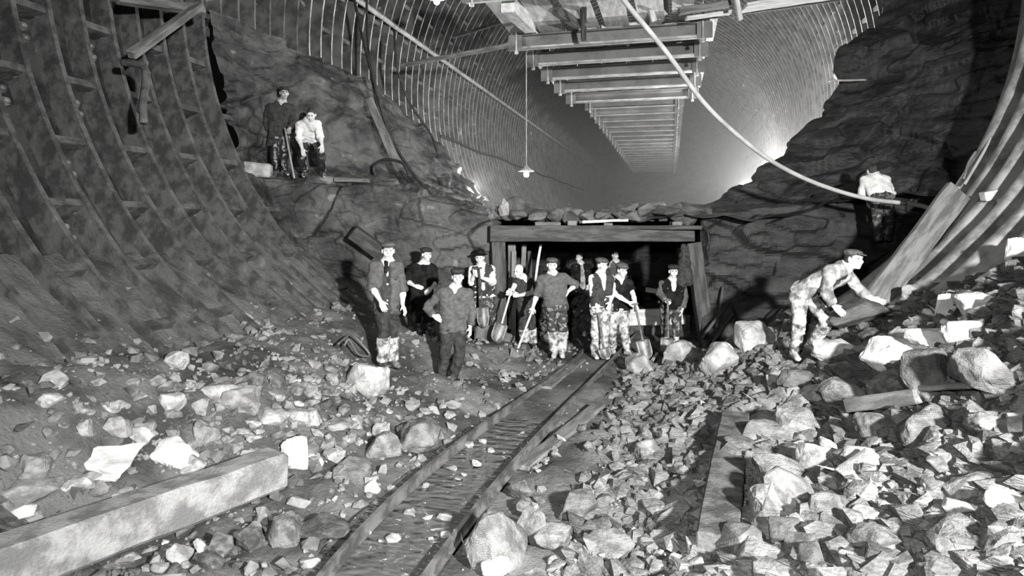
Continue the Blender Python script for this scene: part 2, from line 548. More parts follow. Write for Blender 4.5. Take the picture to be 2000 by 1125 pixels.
# right near rings: round-edged ribs caked with mud
rr = []
for var in range(3):
    mb = MB(); A = np.linspace(22 * D2R, 180 * D2R, 90)
    pts = np.array([cyl(a, RT + .25, .0, 1) for a in A])
    rad = .215 + .018 * vnoise(pts, 1.7, var * 5) + .012 * vnoise(pts, 6, var * 5 + 2)
    mb.tube(pts, rad, 12)
    V = []
    for a in A: V += [cyl(a, RSK, -.1, 1), cyl(a, RSK, .95, 1)]
    mb.add(V, [(2 * i, 2 * i + 2, 2 * i + 3, 2 * i + 1) for i in range(len(A) - 1)])
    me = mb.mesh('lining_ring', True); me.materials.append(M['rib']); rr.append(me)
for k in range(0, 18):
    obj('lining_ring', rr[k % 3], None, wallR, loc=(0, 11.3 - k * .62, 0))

# lining of the finished upper part, running away behind the bench
for side, wall, ystart in ((-1, wallL, Y_END), (1, wallR, 17.2)):
    fm = {}
    for k, c in ((0, crA), (1, crB)):
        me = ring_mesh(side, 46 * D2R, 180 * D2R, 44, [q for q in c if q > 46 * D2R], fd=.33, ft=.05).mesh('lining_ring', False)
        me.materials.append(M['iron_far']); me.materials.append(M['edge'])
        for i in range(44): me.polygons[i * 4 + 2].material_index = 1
        fm[k] = me
    nfar = 64
    hi_ = ring_mesh(side, 84 * D2R, 180 * D2R, 34, [q for q in crA if q > 84 * D2R], fd=.33, ft=.05).mesh('lining_ring', False)
    hi_.materials.append(M['iron_far'])
    for k in range(nfar):
        if side < 0 and k < 6:
            obj('lining_ring', hi_, None, wall, loc=(0, ystart + k * PITCH, 0)); continue
        obj('lining_ring', fm[k % 2], None, wall, loc=(0, ystart + k * PITCH, 0))
    mb = MB()
    proto = ring_mesh(side, 46 * D2R, 180 * D2R, 28, [], fd=.33, ft=.05)
    Vp = np.array(proto.V)
    for k in range(nfar, nfar + 110):
        mb.add(Vp + np.array([0, ystart + k * PITCH, 0]), proto.F)
    o = obj('far_lining', mb.mesh('far_lining'), M['iron_far'], wall); o['kind'] = 'stuff'


# ------------------------------------------------------------------ rock faces
def net(name, rows, nu, nv, m, amp=.16, seed=0, fr=(1.1, 1.1, 1.9), fine=.02):
    R_, C_ = len(rows), len(rows[0])
    ctl = np.array([[P(*q) for q in r] for r in rows])
    def interp(A, n, axis):
        A = np.moveaxis(A, axis, 0); k = len(A); t = np.linspace(0, k - 1, n)
        i = np.clip(np.floor(t).astype(int), 0, k - 2); f = (t - i).reshape(-1, *([1] * (A.ndim - 1)))
        return np.moveaxis(A[i] * (1 - f) + A[i + 1] * f, 0, axis)
    S = interp(interp(ctl, nv, 0), nu, 1)
    du = np.gradient(S, axis=1); dv = np.gradient(S, axis=0)
    N = np.cross(dv, du); N /= np.linalg.norm(N, axis=-1)[..., None] + 1e-9
    # smooth the normals over the net's corners
    for _ in range(6):
        Np = np.pad(N, ((1, 1), (1, 1), (0, 0)), 'edge')
        N = (Np[1:-1, 1:-1] * 2 + Np[:-2, 1:-1] + Np[2:, 1:-1] + Np[1:-1, :-2] + Np[1:-1, 2:]); N /= np.linalg.norm(N, axis=-1)[..., None] + 1e-9
    if np.mean(np.einsum('ijk,k->ij', N, -FWD)) < 0: N = -N; flip = True
    else: flip = False
    pts = S.reshape(-1, 3)
    v1, e1 = worley(pts + .25 * np.stack([fbm(pts, .8, 9 + k, 2) for k in range(3)], 1), fr, seed)
    v2, e2 = worley(pts, np.array(fr) * 2.7, seed + 5)
    disp = amp * v1 + amp * .38 * v2 + fine * fbm(pts, 6, seed + 2, 3)
    disp -= amp * .10 * np.exp(-(e1 / .06) ** 2)
    dg = disp.reshape(nv, nu)
    for _ in range(2):
        dp = np.pad(dg, 1, 'edge'); dg = (4 * dg + dp[:-2, 1:-1] + dp[2:, 1:-1] + dp[1:-1, :-2] + dp[1:-1, 2:]) / 8
    pts = pts + N.reshape(-1, 3) * dg.reshape(-1, 1)
    i = np.arange(nu * nv).reshape(nv, nu)
    F = np.stack([i[:-1, :-1], i[:-1, 1:], i[1:, 1:], i[1:, :-1]], -1).reshape(-1, 4)
    if not flip: F = F[:, ::-1]
    return obj(name, mesh(name, pts, F, False), m)


# left bench: rock above the ledge, ledge, lower face; last column turns into the drift
LROWS = [
    [(400, 20, 11.6), (450, 42, 12.2), (520, 72, 12.9), (600, 100, 13.7), (690, 128, 15.2), (790, 205, 17.0), (870, 300, 18.6), (935, 380, 20), (960, 404, 22), (985, 410, 24)],
    [(410, 90, 11.5), (458, 110, 12.0), (530, 130, 12.8), (610, 150, 13.3), (695, 180, 14.4), (785, 250, 15.6), (860, 330, 17), (930, 385, 18.5), (960, 404, 20.5), (985, 412, 23)],
    [(430, 200, 11.5), (475, 210, 12.0), (540, 210, 12.9), (620, 215, 13.1), (700, 250, 13.9), (780, 300, 14.8), (850, 355, 15.8), (925, 390, 17), (960, 405, 19), (985, 414, 22)],
    [(455, 300, 11.6), (500, 318, 12.4), (560, 328, 13.0), (630, 334, 13.2), (700, 338, 13.6), (780, 350, 14.0), (850, 372, 14.4), (920, 396, 15), (960, 408, 17), (985, 418, 20)],
    [(480, 335, 11.5), (520, 346, 12.0), (570, 350, 12.2), (640, 354, 12.2), (710, 362, 12.2), (780, 372, 12.2), (850, 386, 12.3), (915, 400, 12.4), (962, 414, 12.6), (975, 425, 17)],
    [(510, 400, 11.5), (540, 400, 12.0), (590, 410, 12.2), (650, 415, 12.25), (720, 425, 12.3), (790, 435, 12.35), (850, 445, 12.4), (910, 450, 12.4), (962, 455, 12.5), (975, 470, 17)],
    [(560, 500, 11.2), (590, 500, 11.8), (630, 510, 12.1), (690, 520, 12.3), (750, 530, 12.4), (810, 540, 12.5), (860, 540, 12.5), (910, 540, 12.5), (965, 545, 12.5), (978, 545, 17)],
    [(620, 600, 10.8), (640, 600, 11.2), (680, 620, 11.7), (720, 630, 12.1), (770, 640, 12.3), (815, 640, 12.4), (860, 640, 12.4), (910, 640, 12.4), (968, 640, 12.5), (980, 620, 17)],
    [(640, 720, 10.4), (660, 720, 10.8), (690, 740, 11.3), (730, 740, 11.8), (780, 740, 12.1), (820, 740, 12.2), (865, 740, 12.2), (915, 740, 12.2), (970, 740, 12.4), (982, 680, 17)],
]
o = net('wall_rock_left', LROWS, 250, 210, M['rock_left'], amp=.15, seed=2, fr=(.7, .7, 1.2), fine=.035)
struct(o, 'rough rock bench with a ledge below the left lining', 'rock face')

SIL = [(-60, 1740, 2085), (20, 1722, 2040), (66, 1700, 2020), (100, 1648, 2008), (170, 1630, 1985), (230, 1602, 1960), (280, 1552, 1935), (312, 1538, 1915),
       (350, 1452, 1895), (384, 1425, 1880), (406, 1372, 1868)]
RROWS = []
for v, l, r in SIL:
    dsil = 14.4 if v < 300 else 14.2
    row = [(l + 280, v + 4, dsil + 3.2), (l + 40, v + 2, dsil + 1.1), (l, v, dsil)]
    for t, d in ((.2, 13.8), (.42, 13.1), (.62, 12.5), (.82, 11.9), (1.0, 11.0)):
        row.append((l + (r - l) * t, v, d))
    RROWS.append(row)
for v, l, r, d0 in ((409, 1362, 1866, 12.5), (440, 1362, 1850, 12.45), (520, 1366, 1820, 12.3), (620, 1376, 1770, 12.1), (740, 1384, 1740, 11.8)):
    row = [(l - 0, v, d0 + 7), (l - 2, v, d0 + 2), (l, v, d0)]
    for t in (.2, .42, .62, .82, 1.0):
        row.append((l + (r - l) * t, v, d0 - .25 * t - (1.0 if t == 1 else 0)))
    RROWS.append(row)
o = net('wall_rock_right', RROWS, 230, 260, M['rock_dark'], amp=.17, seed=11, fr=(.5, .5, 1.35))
struct(o, 'dark craggy cliff of unexcavated rock at the right', 'rock face')


# top of the bench behind the portal, and the drift under it
def bench_z(x, y):
    p = np.stack([x, y, np.zeros_like(x)], -1)
    z = 2.42 + .12 * fbm(p, .9, 4, 3) + .05 * fbm(p, 4, 8, 3)
    z = z + .8 * sstep(-2.5, -5.5, x) + .5 * sstep(2.8, 5.5, x)
    z = z - .25 * sstep(13.5, 22, y)
    return z


xs = np.arange(-6.4, 6.5, .12); ys = np.concatenate([np.arange(12.55, 20, .12), np.arange(20, 90, 1.0)])
X, Y = np.meshgrid(xs, ys, indexing='ij'); Z = bench_z(X, Y)
i = np.arange(X.size).reshape(X.shape)
F = np.stack([i[:-1, :-1], i[1:, :-1], i[1:, 1:], i[:-1, 1:]], -1).reshape(-1, 4)
o = obj('floor_bench', mesh('floor_bench', np.stack([X, Y, Z], -1).reshape(-1, 3), F, True), M['rock_left'])
struct(o, 'rough top of the rock bench above the timber portal', 'floor')

# drift back wall and roof boards
nb = [[(930 + 50 * k, v, 19.2) for k in range(10)] for v in (438, 490, 560, 660)]
o = net('wall_back', nb, 80, 40, M['rock_dark'], amp=.15, seed=21)
struct(o, 'dark rock at the end of the timbered drift', 'rock face')

# ------------------------------------------------------------------ timber portal and drift
def timber(name, a, b, wd, ht, m, parent=None, up=(0, 0, 1), seed=0, jit=.01, bev=.012):
    L = np.linalg.norm(np.asarray(b) - np.asarray(a))
    a = np.asarray(a, float); b = np.asarray(b, float); y = (b - a) / L
    x = np.cross(y, up); x /= np.linalg.norm(x); z = np.cross(x, y)
    mb = MB(); mb.box((0, 0, 0), (wd, L, ht))
    me = beamdetail(mb.mesh(name), jit, min(bev, .2 * min(wd, ht)), max(2, int(L / .35)), seed)
    me.transform(Matrix.Translation((seed * .37 % 1 * 0, 0, 0)))
    o = obj(name, me, m, parent)
    R = Matrix(np.stack([x, y, z], 1).tolist()).to_4x4(); R.translation = Vector((a + b) / 2)
    o.matrix_basis = R
    return o


DP = 12.15
portal = thing('timber_portal', 'heavy squared timber portal framing the mouth of the drift', 'portal', P(1160, 690, DP))
def ploc(p): return np.asarray(p) - np.array(portal.location)
def pt(name, a, b, wd, ht, m, seed, up=(0, 0, 1)):
    return timber(name, ploc(P(*a)), ploc(P(*b)), wd, ht, m, portal, up, seed)
pt('lintel', (958, 456, DP), (1352, 456, DP), .34, .30, M['wood_dark'], 1)
pt('post', (974, 471, DP + .02), (978, 690, DP + .02), .26, .22, M['wood_dark'], 2, up=FWD)
pt('post', (1353, 474, DP - .02), (1384, 690, DP - .02), .27, .24, M['wood_dark'], 3, up=FWD)
pt('back_post', (1000, 476, DP + .9), (1000, 690, DP + .9), .16, .16, M['wood_mid'], 4, up=FWD)
pt('cap_block', (1045, 437, DP), (1095, 437, DP), .2, .07, M['wood_mid'], 5)
pt('cap_block', (1108, 436, DP), (1126, 436, DP), .2, .1, M['wood_mid'], 6)
pt('cap_block', (1178, 441, DP), (1196, 441, DP), .2, .1, M['wood_mid'], 7)
pt('cap_block', (1310, 437, DP), (1330, 437, DP), .2, .08, M['wood_mid'], 8)
o = timber('plank', P(1135, 433, DP - .1), P(1224, 430, DP + .1), .2, .05, M['wood_pale'], seed=9)
tag(o, 'pale short plank lying on the rubble above the portal lintel', 'plank')
# lagging boards that roof the drift
for k in range(9):
    y = 12.5 + k * .78
    o = timber('roof_board', ploc((-1.95, y, 2.26)), ploc((1.95, y, 2.26)), .7, .07, M['wood_dark'], portal, seed=20 + k)
for k, (u, d) in enumerate(((1330, 15.2), (1000, 15.4), (1330, 18), (1010, 18))):
    pt('back_post', (u, 455, d), (u + (4 if u > 1100 else -4), 640, d), .2, .2, M['wood_dark'], 40 + k, up=FWD)
# pale boards leaning inside the drift on the left
for k, (a, b, m) in enumerate((((1004, 490, 12.9), (1003, 690, 12.7), 'wood_mid'), ((1024, 478, 13.4), (1016, 660, 13.2), 'wood_mid'),
                               ((1056, 478, 13.3), (1040, 590, 13.0), 'wood_pale'), ((1035, 490, 14.2), (1035, 650, 14.2), 'wood_dark'))):
    o = timber('leaning_board', P(*a), P(*b), .10 if k != 2 else .05, .05, M[m], seed=50 + k, up=FWD)
    tag(o, ['weathered upright board just inside the left portal post', 'weathered board leaning behind the bare-headed shoveller',
            'thin pale lath leaning between two men inside the drift', 'dark upright board deepest behind the left portal post'][k], 'board')
# jacket hung on the right post is built with the clothing below

# small mine wagon in the drift, with pale boards on it
wg = thing('mine_wagon', 'low dark mine wagon standing inside the drift behind the men', 'wagon', P(1240, 690, 13.6), TH)
def wloc(u, v, d):
    q = P(u, v, d) - np.array(wg.location); return np.array([q @ RGT, q @ FWD, q[2]])
mb = MB(); a = wloc(1130, 650, 13.4); b = wloc(1345, 650, 13.4)
mb.bar(a + [0, .02, .1], b + [0, .02, .1], .06, .55); mb.bar(a + [0, 1.0, .1], b + [0, 1.0, .1], .06, .55)
mb.bar(a + [0, 0, .1], a + [0, 1.0, .1], .06, .55); mb.bar(b + [0, 0, .1], b + [0, 1.0, .1], .06, .55)
mb.bar(a + [0, .5, -.14], b + [0, .5, -.14], 1.0, .06)
mb.build('body', M['wood_dark'], wg)
for x in (.35, 1.9):
    for yy in (.12, .9):
        wm = MB(); wm.lathe([(.03, -.05), (.15, -.05), (.15, -.02), (.13, 0), (.13, .03), (.03, .03)], 16)
        o = wm.build('wheel', M['rail'], wg); o.location = a + np.array([x, yy, -.26]); o.rotation_euler = (PI / 2, 0, 0)
for a_, b_, wd, ht, lb in (((1212, 621, 13.25), (1337, 617, 13.25), .12, .33, 'broad pale board lying along the front of the mine wagon'),
                       ((1262, 566, 14.0), (1322, 575, 13.6), .1, .10, 'short pale timber end sticking out beside the man in an open waistcoat'),
                       ((1118, 609, 13.3), (1182, 596, 13.6), .1, .06, 'pale splintered plank end jutting from the stone heap on the wagon'),
                       ((1285, 590, 13.6), (1325, 583, 13.4), .07, .06, 'short pale batten resting on the broad wagon board')):
    o = timber('board', P(*a_), P(*b_), wd, ht, M['wood_pale'], seed=int(a_[0])); tag(o, lb, 'board')

# rags of rubbish timber right of the portal
for k, (a, b) in enumerate((((1392, 668, 11.3), (1432, 612, 11.6)), ((1372, 660, 11.5), (1424, 590, 11.9)), ((1400, 640, 11.7), (1412, 560, 12.0)))):
    o = timber('lath', P(*a), P(*b), .06, .05, M['wood_dark'], seed=60 + k, up=(1, 0, 0))
    tag(o, ['dark lath lying nearest the big pale slab right of the portal', 'dark lath leaning against the right portal post', 'dark lath standing upright against the right rock face'][k], 'lath')

# ------------------------------------------------------------------ overhead girders and staging
ZG = 6.55
def girder(y, x0, x1, z, depth, label, group):
    t = thing('steel_girder', label, 'girder', ((x0 + x1) / 2, y, z), 0, group)
    L = x1 - x0
    mb = MB(); mb.box((0, 0, depth / 2), (L, .03, depth)); mb.build('web', M['steel'], t)
    mb = MB(); mb.box((0, 0, .015), (L, .26, .03)); mb.build('bottom_flange', M['steel_light'], t)
    mb = MB(); mb.box((0, 0, depth - .015), (L, .26, .03)); mb.build('top_flange', M['steel'], t)
    for s in (-1, 1):
        mb = MB(); mb.box((s * (L / 2 - .16), -.13, depth / 2 - .05), (.34, .04, depth + .02)); mb.build('end_plate', M['steel'], t)
        mb = MB(); mb.tube([(s * (L / 2 - .2), -.19, depth + .5), (s * (L / 2 - .2), -.19, -.14)], .025, 8)
        mb.lathe([(.05, -.16), (.05, -.1), (.03, -.1)], 6, (s * (L / 2 - .2), -.19, 0)); mb.build('hanger_rod', M['steel_light'], t)
    return t


gy = [11.75, 15.1, 16.75, 18.5, 20.3, 22.3]
gl = ['nearest riveted girder cut off by the top of the picture', 'first full girder, its left end braced by a strut', 'second full girder from the front of the staging',
      'third full girder from the front of the staging', 'fourth full girder from the front of the staging', 'rearmost pale girder of the near staging']
for k, y in enumerate(gy):
    x0 = -2.45 + .06 * k
    girder(y, x0, 2.3 if k else 4.2, ZG + (.0 if k else .05), .32 if k else .46, gl[k], 'cross girders of the near staging')
for k in range(20):
    girder(26.3 + k * 1.75, -2.0, 1.9, ZG + .45, .3, ('%s girder from the front in the distant row' % ['first', 'second', 'third', 'fourth', 'fifth', 'sixth'][k]) if k < 6 else 'one of the faint girders at the hazy far end of the distant row', 'distant cross girders')
# bracing strut from the first girder to the left lining
o = timber('strut', P(785, 128, 17.0), P(996, 88, 15.2), .1, .1, M['wood_mid'], seed=71); tag(o, 'long straight strut from the left lining to the first full girder', 'strut')
o = timber('strut', P(885, 72, 17.5), P(985, 42, 15.0), .08, .08, M['wood_dark'], seed=72); tag(o, 'thin dark upper strut running from the left lining to the staging', 'strut')

# deck: planks lying on the girders
deck = thing('staging_deck', 'plank deck laid over the near girders, seen from below', 'deck', (0, 15, ZG + .33))
rng = random.Random(5)
for b in range(len(gy) - 1):
    y0, y1 = gy[b], gy[b + 1]
    x = -2.35
    while x < 2.2:
        wd = rng.uniform(.42, .62)
        if rng.random() < .86:
            mb = MB(); mb.box((0, 0, 0), (wd, y1 - y0 + .2, .06))
            o = mb.build('plank', M['wood_pale'], deck); o.location = (x + wd / 2, (y0 + y1) / 2 - 15, .04 + rng.uniform(0, .04)); o.rotation_euler = (0, 0, rng.uniform(-.012, .012))
        x += wd + rng.uniform(.1, .22)
deck2 = thing('staging_deck', 'plank deck over the distant girders, fading into the haze', 'deck', (0, 26, ZG + .78))
for b in range(19):
    x = -1.9
    for k in range(4):
        wd = .85
        mb = MB(); mb.box((0, 0, 0), (wd, 1.8, .06)); o = mb.build('plank', M['wood_mid'], deck2)
        o.location = (x + wd / 2, .9 + b * 1.75 + .3, .02); x += wd + .12
# timbers between the nearest girder and the first full one (top of the picture)
for k, (a, b, wd, ht, m, lb) in enumerate((
        ((992, 10, 12.6), (1036, 52, 14.9), .28, .3, 'wood_pale', 'thick pale timber running back at the left end of the staging'),
        ((1085, 20, 13.2), (1130, 48, 14.6), .14, .2, 'wood_dark', 'dark timber brace at the left of the upright staging post'),
        ((1140, -30, 13.2), (1140, 78, 14.2), .12, .12, 'wood_dark', 'dark upright staging post in front of the first full girder'),
        ((1118, -10, 13.6), (1146, 50, 13.9), .1, .1, 'wood_mid', 'slanted brace nailed to the dark staging post'),
        ((1262, -20, 13.6), (1277, 42, 13.9), .12, .12, 'wood_pale', 'pale narrow hanging timber left of the pale board'),
        ((1292, -20, 14), (1296, 36, 14.4), .24, .05, 'wood_pale', 'pale hanging board beside the narrow timber'),
        ((1325, 22, 13.0), (1425, 8, 13.0), .2, .12, 'wood_mid', 'short grey baulk lying across the right end of the staging'),
        ((1340, 36, 13.6), (1428, 24, 13.6), .2, .06, 'wood_pale', 'thin pale plank under the short grey baulk'),
        ((1436, -15, 12.4), (1446, 40, 12.6), .09, .09, 'wood_pale', 'thin pale upright at the right end of the staging'),
        ((1450, 16, 12.5), (1650, -14, 12.5), .5, .06, 'wood_pale', 'wide pale plank platform at the top right'),
        ((1450, 26, 12.9), (1640, 0, 12.9), .06, .05, 'wood_dark', 'dark edge rail under the wide pale platform'))):
    o = timber('staging_timber', P(*a), P(*b), wd, ht, M[m], seed=80 + k, up=(0, 0, 1) if abs(a[0] - b[0]) > 30 else FWD)
    tag(o, lb, 'timber')

# ------------------------------------------------------------------ pipes, cables, hose
def tubeobj(name, pts, r, m, label, cat, n=8, sp=8):
    mb = MB(); q = spline(pts, sp); mb.tube(q, r, n); o = mb.build(name, M[m], None, True); return tag(o, label, cat)


def wallpt(u, v, r=RT - .12):
    ds = np.linspace(3, 120, 6000)
    pts = CAM[None] + np.outer(ds, FWD) + np.outer(ds * (u - 1000) / FPX, RGT) + np.outer(ds * (HOR - v) / FPX, UP)
    rr_ = np.hypot(pts[:, 0], pts[:, 2] - ZAX); k = np.argmax(rr_ > r); return pts[k]


a = wallpt(700, 0); ang = math.atan2(-a[0], ZAX - a[2])
pl = [cyl(ang, RT - .1, y, -1) for y in np.linspace(a[1] - 3, 70, 40)]
tubeobj('wall_pipe', pl, .075, 'steel_light', 'long straight pipe running along the upper left lining', 'pipe', sp=2)
b = wallpt(1000, 318); ang2 = math.atan2(-b[0], ZAX - b[2])
pl = [np.array(cyl(ang2, RT - .06, y, -1)) + [0, 0, .04 * math.sin(y * .9)] for y in np.linspace(21.5, 60, 60)]
tubeobj('wall_cable', pl, .05, 'cable', 'thin dark cable sagging along the lower left lining', 'cable', sp=2)

HOSE = [(1205, -25, 8.2), (1222, 5, 8.4), (1300, 100, 9.0), (1370, 195, 9.5), (1430, 255, 9.9), (1500, 310, 10.2), (1570, 348, 10.4), (1640, 374, 10.5), (1700, 389, 10.4), (1757, 396, 10.3)]
tubeobj('air_hose', [P(*q) for q in HOSE], .036, 'hose', 'long pale air hose sagging across the tunnel', 'hose', 10, 10)
tubeobj('hose_nozzle', [P(1757, 396, 10.3), P(1772, 398, 10.3)], .03, 'cable', 'dark coupling at the lower end of the pale hose', 'coupling', 10)
tubeobj('hose_end', [P(1771, 398, 10.3), P(1795, 401, 10.25), P(1820, 408, 10.2)], .036, 'hose', 'short pale hose end beyond the dark coupling', 'hose', 10)
for pts, r, lb in (([(690, -10, 15), (705, 60, 14.8), (730, 160, 14.2), (760, 260, 13.8), (800, 330, 13.6), (850, 388, 13.4)], .035, 'black cable hanging from the lining down the left rock'),
                   ([(716, -10, 15.3), (718, 80, 15), (735, 200, 14), (765, 300, 13.6), (790, 345, 13.4), (820, 372, 13.2)], .03, 'second black cable beside the thicker one on the left rock'),
                   ([(770, 60, 15.8), (775, 130, 15.6), (800, 200, 15.8), (840, 260, 15.8), (855, 300, 15.6)], .03, 'black cable looping over the bright ribs'),
                   ([(735, 350, 13.5), (730, 325, 13.5), (750, 312, 13.4), (785, 318, 13.3), (800, 345, 13.2)], .03, 'coil of black cable beside the leaning pole')):
    tubeobj('power_cable', [P(*q) for q in pts], r, 'cable', lb, 'cable')
o = timber('leaning_pole', P(722, 195, 14.0), P(780, 332, 13.4), .17, .17, M['wood_mid'], seed=101, up=FWD); tag(o, 'stout squared pole leaning against the left rock', 'pole')
o = timber('log', P(688, 452, 11.7), P(742, 492, 11.9), .26, .24, M['wood_dark'], seed=102, up=FWD); tag(o, 'short thick log jutting from the left rock above the capped man', 'log')
o = timber('stone_block', P(476, 330, 12.0), P(531, 334, 12.1), .3, .26, M['stone'], seed=103, bev=.03); tag(o, 'squared pale block on the ledge beside the standing man', 'block')
o = timber('ledge_plank', P(655, 352, 12.35), P(720, 353, 12.35), .3, .08, M['wood_mid'], seed=104); tag(o, 'flat weathered plank on the front of the left ledge', 'plank')
# timbers at the top left
o = timber('wall_timber', P(228, -4, 9.0), P(397, 20, 10.1), .14, .14, M['wood_mid'], seed=105, up=FWD); tag(o, 'squared timber sticking out from the near left lining', 'timber')
o = timber('diagonal_brace', P(256, 108, 8.6), P(390, 10, 9.9), .12, .12, M['wood_mid'], seed=106, up=FWD); tag(o, 'diagonal brace propping the timber on the near left lining', 'brace')
tubeobj('bent_pipe', [P(240, 122, 8.6), P(262, 124, 8.6), P(282, 132, 8.6), P(285, 160, 8.5), P(279, 205, 8.4), P(281, 240, 8.3)], .05, 'iron_mud', 'bent pipe bracket standing off the near left lining', 'pipe')
# tie rod on the right cliff
tubeobj('tie_rod', [P(1618, 157, 14.0), P(1655, 157, 13.9), P(1692, 156, 13.8)], .025, 'steel_light', 'pale rod sticking out of the right cliff', 'rod')


# ------------------------------------------------------------------ lamps
def lamp(u, v, d, cord_v, power, label, shade=True, cord=True):
    p = P(u, v, d); t = thing('hanging_lamp', label, 'lamp', p)
    if cord:
        mb = MB(); mb.tube([(0, 0, .12), (0, 0, (v - cord_v) / FPX * d)], .012, 6); mb.build('cord', M['steel_light'], t)
    if not shade:
        mb = MB(); mb.tube([(0, 0, -.14), (0, 0, -1.0)], .02, 8); mb.tube([(-.2, 0, -1.0), (.2, 0, -1.0)], .02, 8); mb.build('stand', M['steel'], t)
    mb = MB()
    if shade: mb.lathe([(.03, .14), (.04, .1), (.10, .06), (.2, .0), (.2, .008), (.1, .07), (.05, .12), (.035, .15)], 20)
    if shade: mb.build('shade', M['steel_light'], t, True)
    mb = MB(); mb.lathe([(.01, -.14), (.05, -.12), (.068, -.07), (.055, -.02), (.025, .04), (.02, .07)], 14); mb.build('bulb', M['bulb'], t, True)
    l = bpy.data.lights.new('lamp_light', 'POINT'); l.energy = power; l.shadow_soft_size = .08
    lo = bpy.data.objects.new('lamp_light', l); COL.objects.link(lo); lo.parent = t; lo.location = (0, 0, -.2 if shade else .15)
    return t


lamp(1028, 335, 15.5, 96, 40, 'lit shaded lamp on a long cord below the girders')
lamp(853, -4, 13.0, -60, 120, 'lit bulb at the top edge beside the left lining')
lamp(928, 374, 19.9, 320, 600, 'work lamp standing on the bench beside the bright left ribs', cord=False, shade=False)
lamp(1535, 338, 19.0, 250, 3500, 'work lamp hidden behind the right cliff', cord=False, shade=False)
lamp(1280, 425, 24, 300, 60, 'added unseen lamp deep in the tunnel behind the rubble', cord=False, shade=False)  # light added out of view for the deep tunnel

lamp(1462, 374, 33, 300, 2600, 'added unseen lamp farther behind the right cliff', cord=False, shade=False)  # added light, kept out of sight, brightens the hazy far wall

# ------------------------------------------------------------------ rails and track timbers
RP = [(-.026, 0), (.026, 0), (.026, .01), (.008, .016), (.008, .072), (.018, .077), (.018, .095), (-.018, .095), (-.018, .077), (-.008, .072), (-.008, .016), (-.026, .01)]
for r, lb in ((railL, 'left steel rail of the narrow-gauge track, half under water'), (railR, 'right steel rail of the narrow-gauge track')):
    T = np.gradient(r, axis=0); T /= np.linalg.norm(T, axis=1)[:, None]
    V = []; F = []; n = len(RP)
    for p, t in zip(r, T):
        x = np.array([t[1], -t[0], 0])
        for (a_, z_) in RP: V.append(p * [1, 1, 0] + x * a_ + np.array([0, 0, z_ - .005]))
    F = [(i * n + k, i * n + (k + 1) % n, (i + 1) * n + (k + 1) % n, (i + 1) * n + k) for i in range(len(r) - 1) for k in range(n)]
    tag(obj('rail', mesh('rail', V, F), M['rail']), lb, 'rail', 'rails of the track')


def gtimber(name, a, b, wd, ht, m, label, cat, seed, lift=0.0, **kw):
    pa, _ = G(*a); pb, _ = G(*b)
    pa = pa + UP * (ht / 2 + lift); pb = pb + UP * (ht / 2 + lift)
    o = timber(name, pa, pb, wd, ht, M[m], seed=seed, **kw); return tag(o, label, cat)


gtimber('board', (1170, 800), (1018, 925), .17, .05, 'wood_mid', 'long board lying beside the right rail', 'board', 111, .03)
gtimber('board', (1060, 760), (1130, 705), .25, .04, 'wood_mid', 'short board between the rails near the men', 'board', 112, .0)
# mud-caked baulk at the lower left
pa = P(545, 912, 5.5); pb = P(-70, 1130, 3.7)
o = timber('squared_baulk', pa, pb, .30, .30, M['baulk'], seed=113, jit=.012, bev=.03); tag(o, 'long pale squared baulk lying across the lower left corner', 'baulk')
gtimber('squared_baulk', (1437, 830), (1400, 1090), .27, .2, 'baulk_dark', 'gritty dark baulk pointing towards the camera at right', 'baulk', 114, -.05)
gtimber('split_log', (1660, 815), (1800, 800), .14, .12, 'wood_mid', 'pale split log lying in the right rubble', 'log', 115, .05)
gtimber('plank', (1795, 790), (1910, 785), .16, .05, 'wood_mid', 'flat plank end lying in the right rubble below the boulders', 'plank', 116, .1)
gtimber('lath', (1275, 690), (1335, 730), .05, .04, 'wood_dark', 'dark lath crossing a pale one on the rubble below the shovels', 'lath', 117, .1)
gtimber('lath', (1262, 735), (1284, 700), .05, .03, 'wood_pale', 'short pale lath crossed by a dark one below the shovels', 'lath', 118, .08)
# long board leaning on the right ribs, and the slab the crouching man leans on
o = timber('leaning_plank', P(1702, 600, 8.5), P(1872, 372, 8.95), .36, .09, M['wood_mid'], seed=119, up=(.55, -.75, .4)); tag(o, 'long broad grey plank leaning against the right ribs', 'plank')
# loose cable rod on the ribs
tubeobj('rib_rod', [P(1884, 360, 9.6), P(1925, 290, 9.7), P(1952, 235, 9.8)], .022, 'hose', 'thin pale rod propped against the right ribs', 'rod')
tubeobj('rib_rod', [P(1882, 350, 9.55), P(1892, 318, 9.6), P(1906, 296, 9.6)], .02, 'steel', 'short dark rod beside the pale rod on the ribs', 'rod')
for k, (a, b, lb) in enumerate((((1920, 385, 8.6), (1950, 378, 8.6), 'short pale wedge tied to the right ribs'), ((1955, 398, 8.4), (1996, 385, 8.4), 'pale wooden block tied beside the wedge on the right ribs'))):
    o = timber('wood_block', P(*a), P(*b), .12, .13 + .05 * k, M['wood_pale'], seed=130 + k, up=FWD); tag(o, lb, 'block')

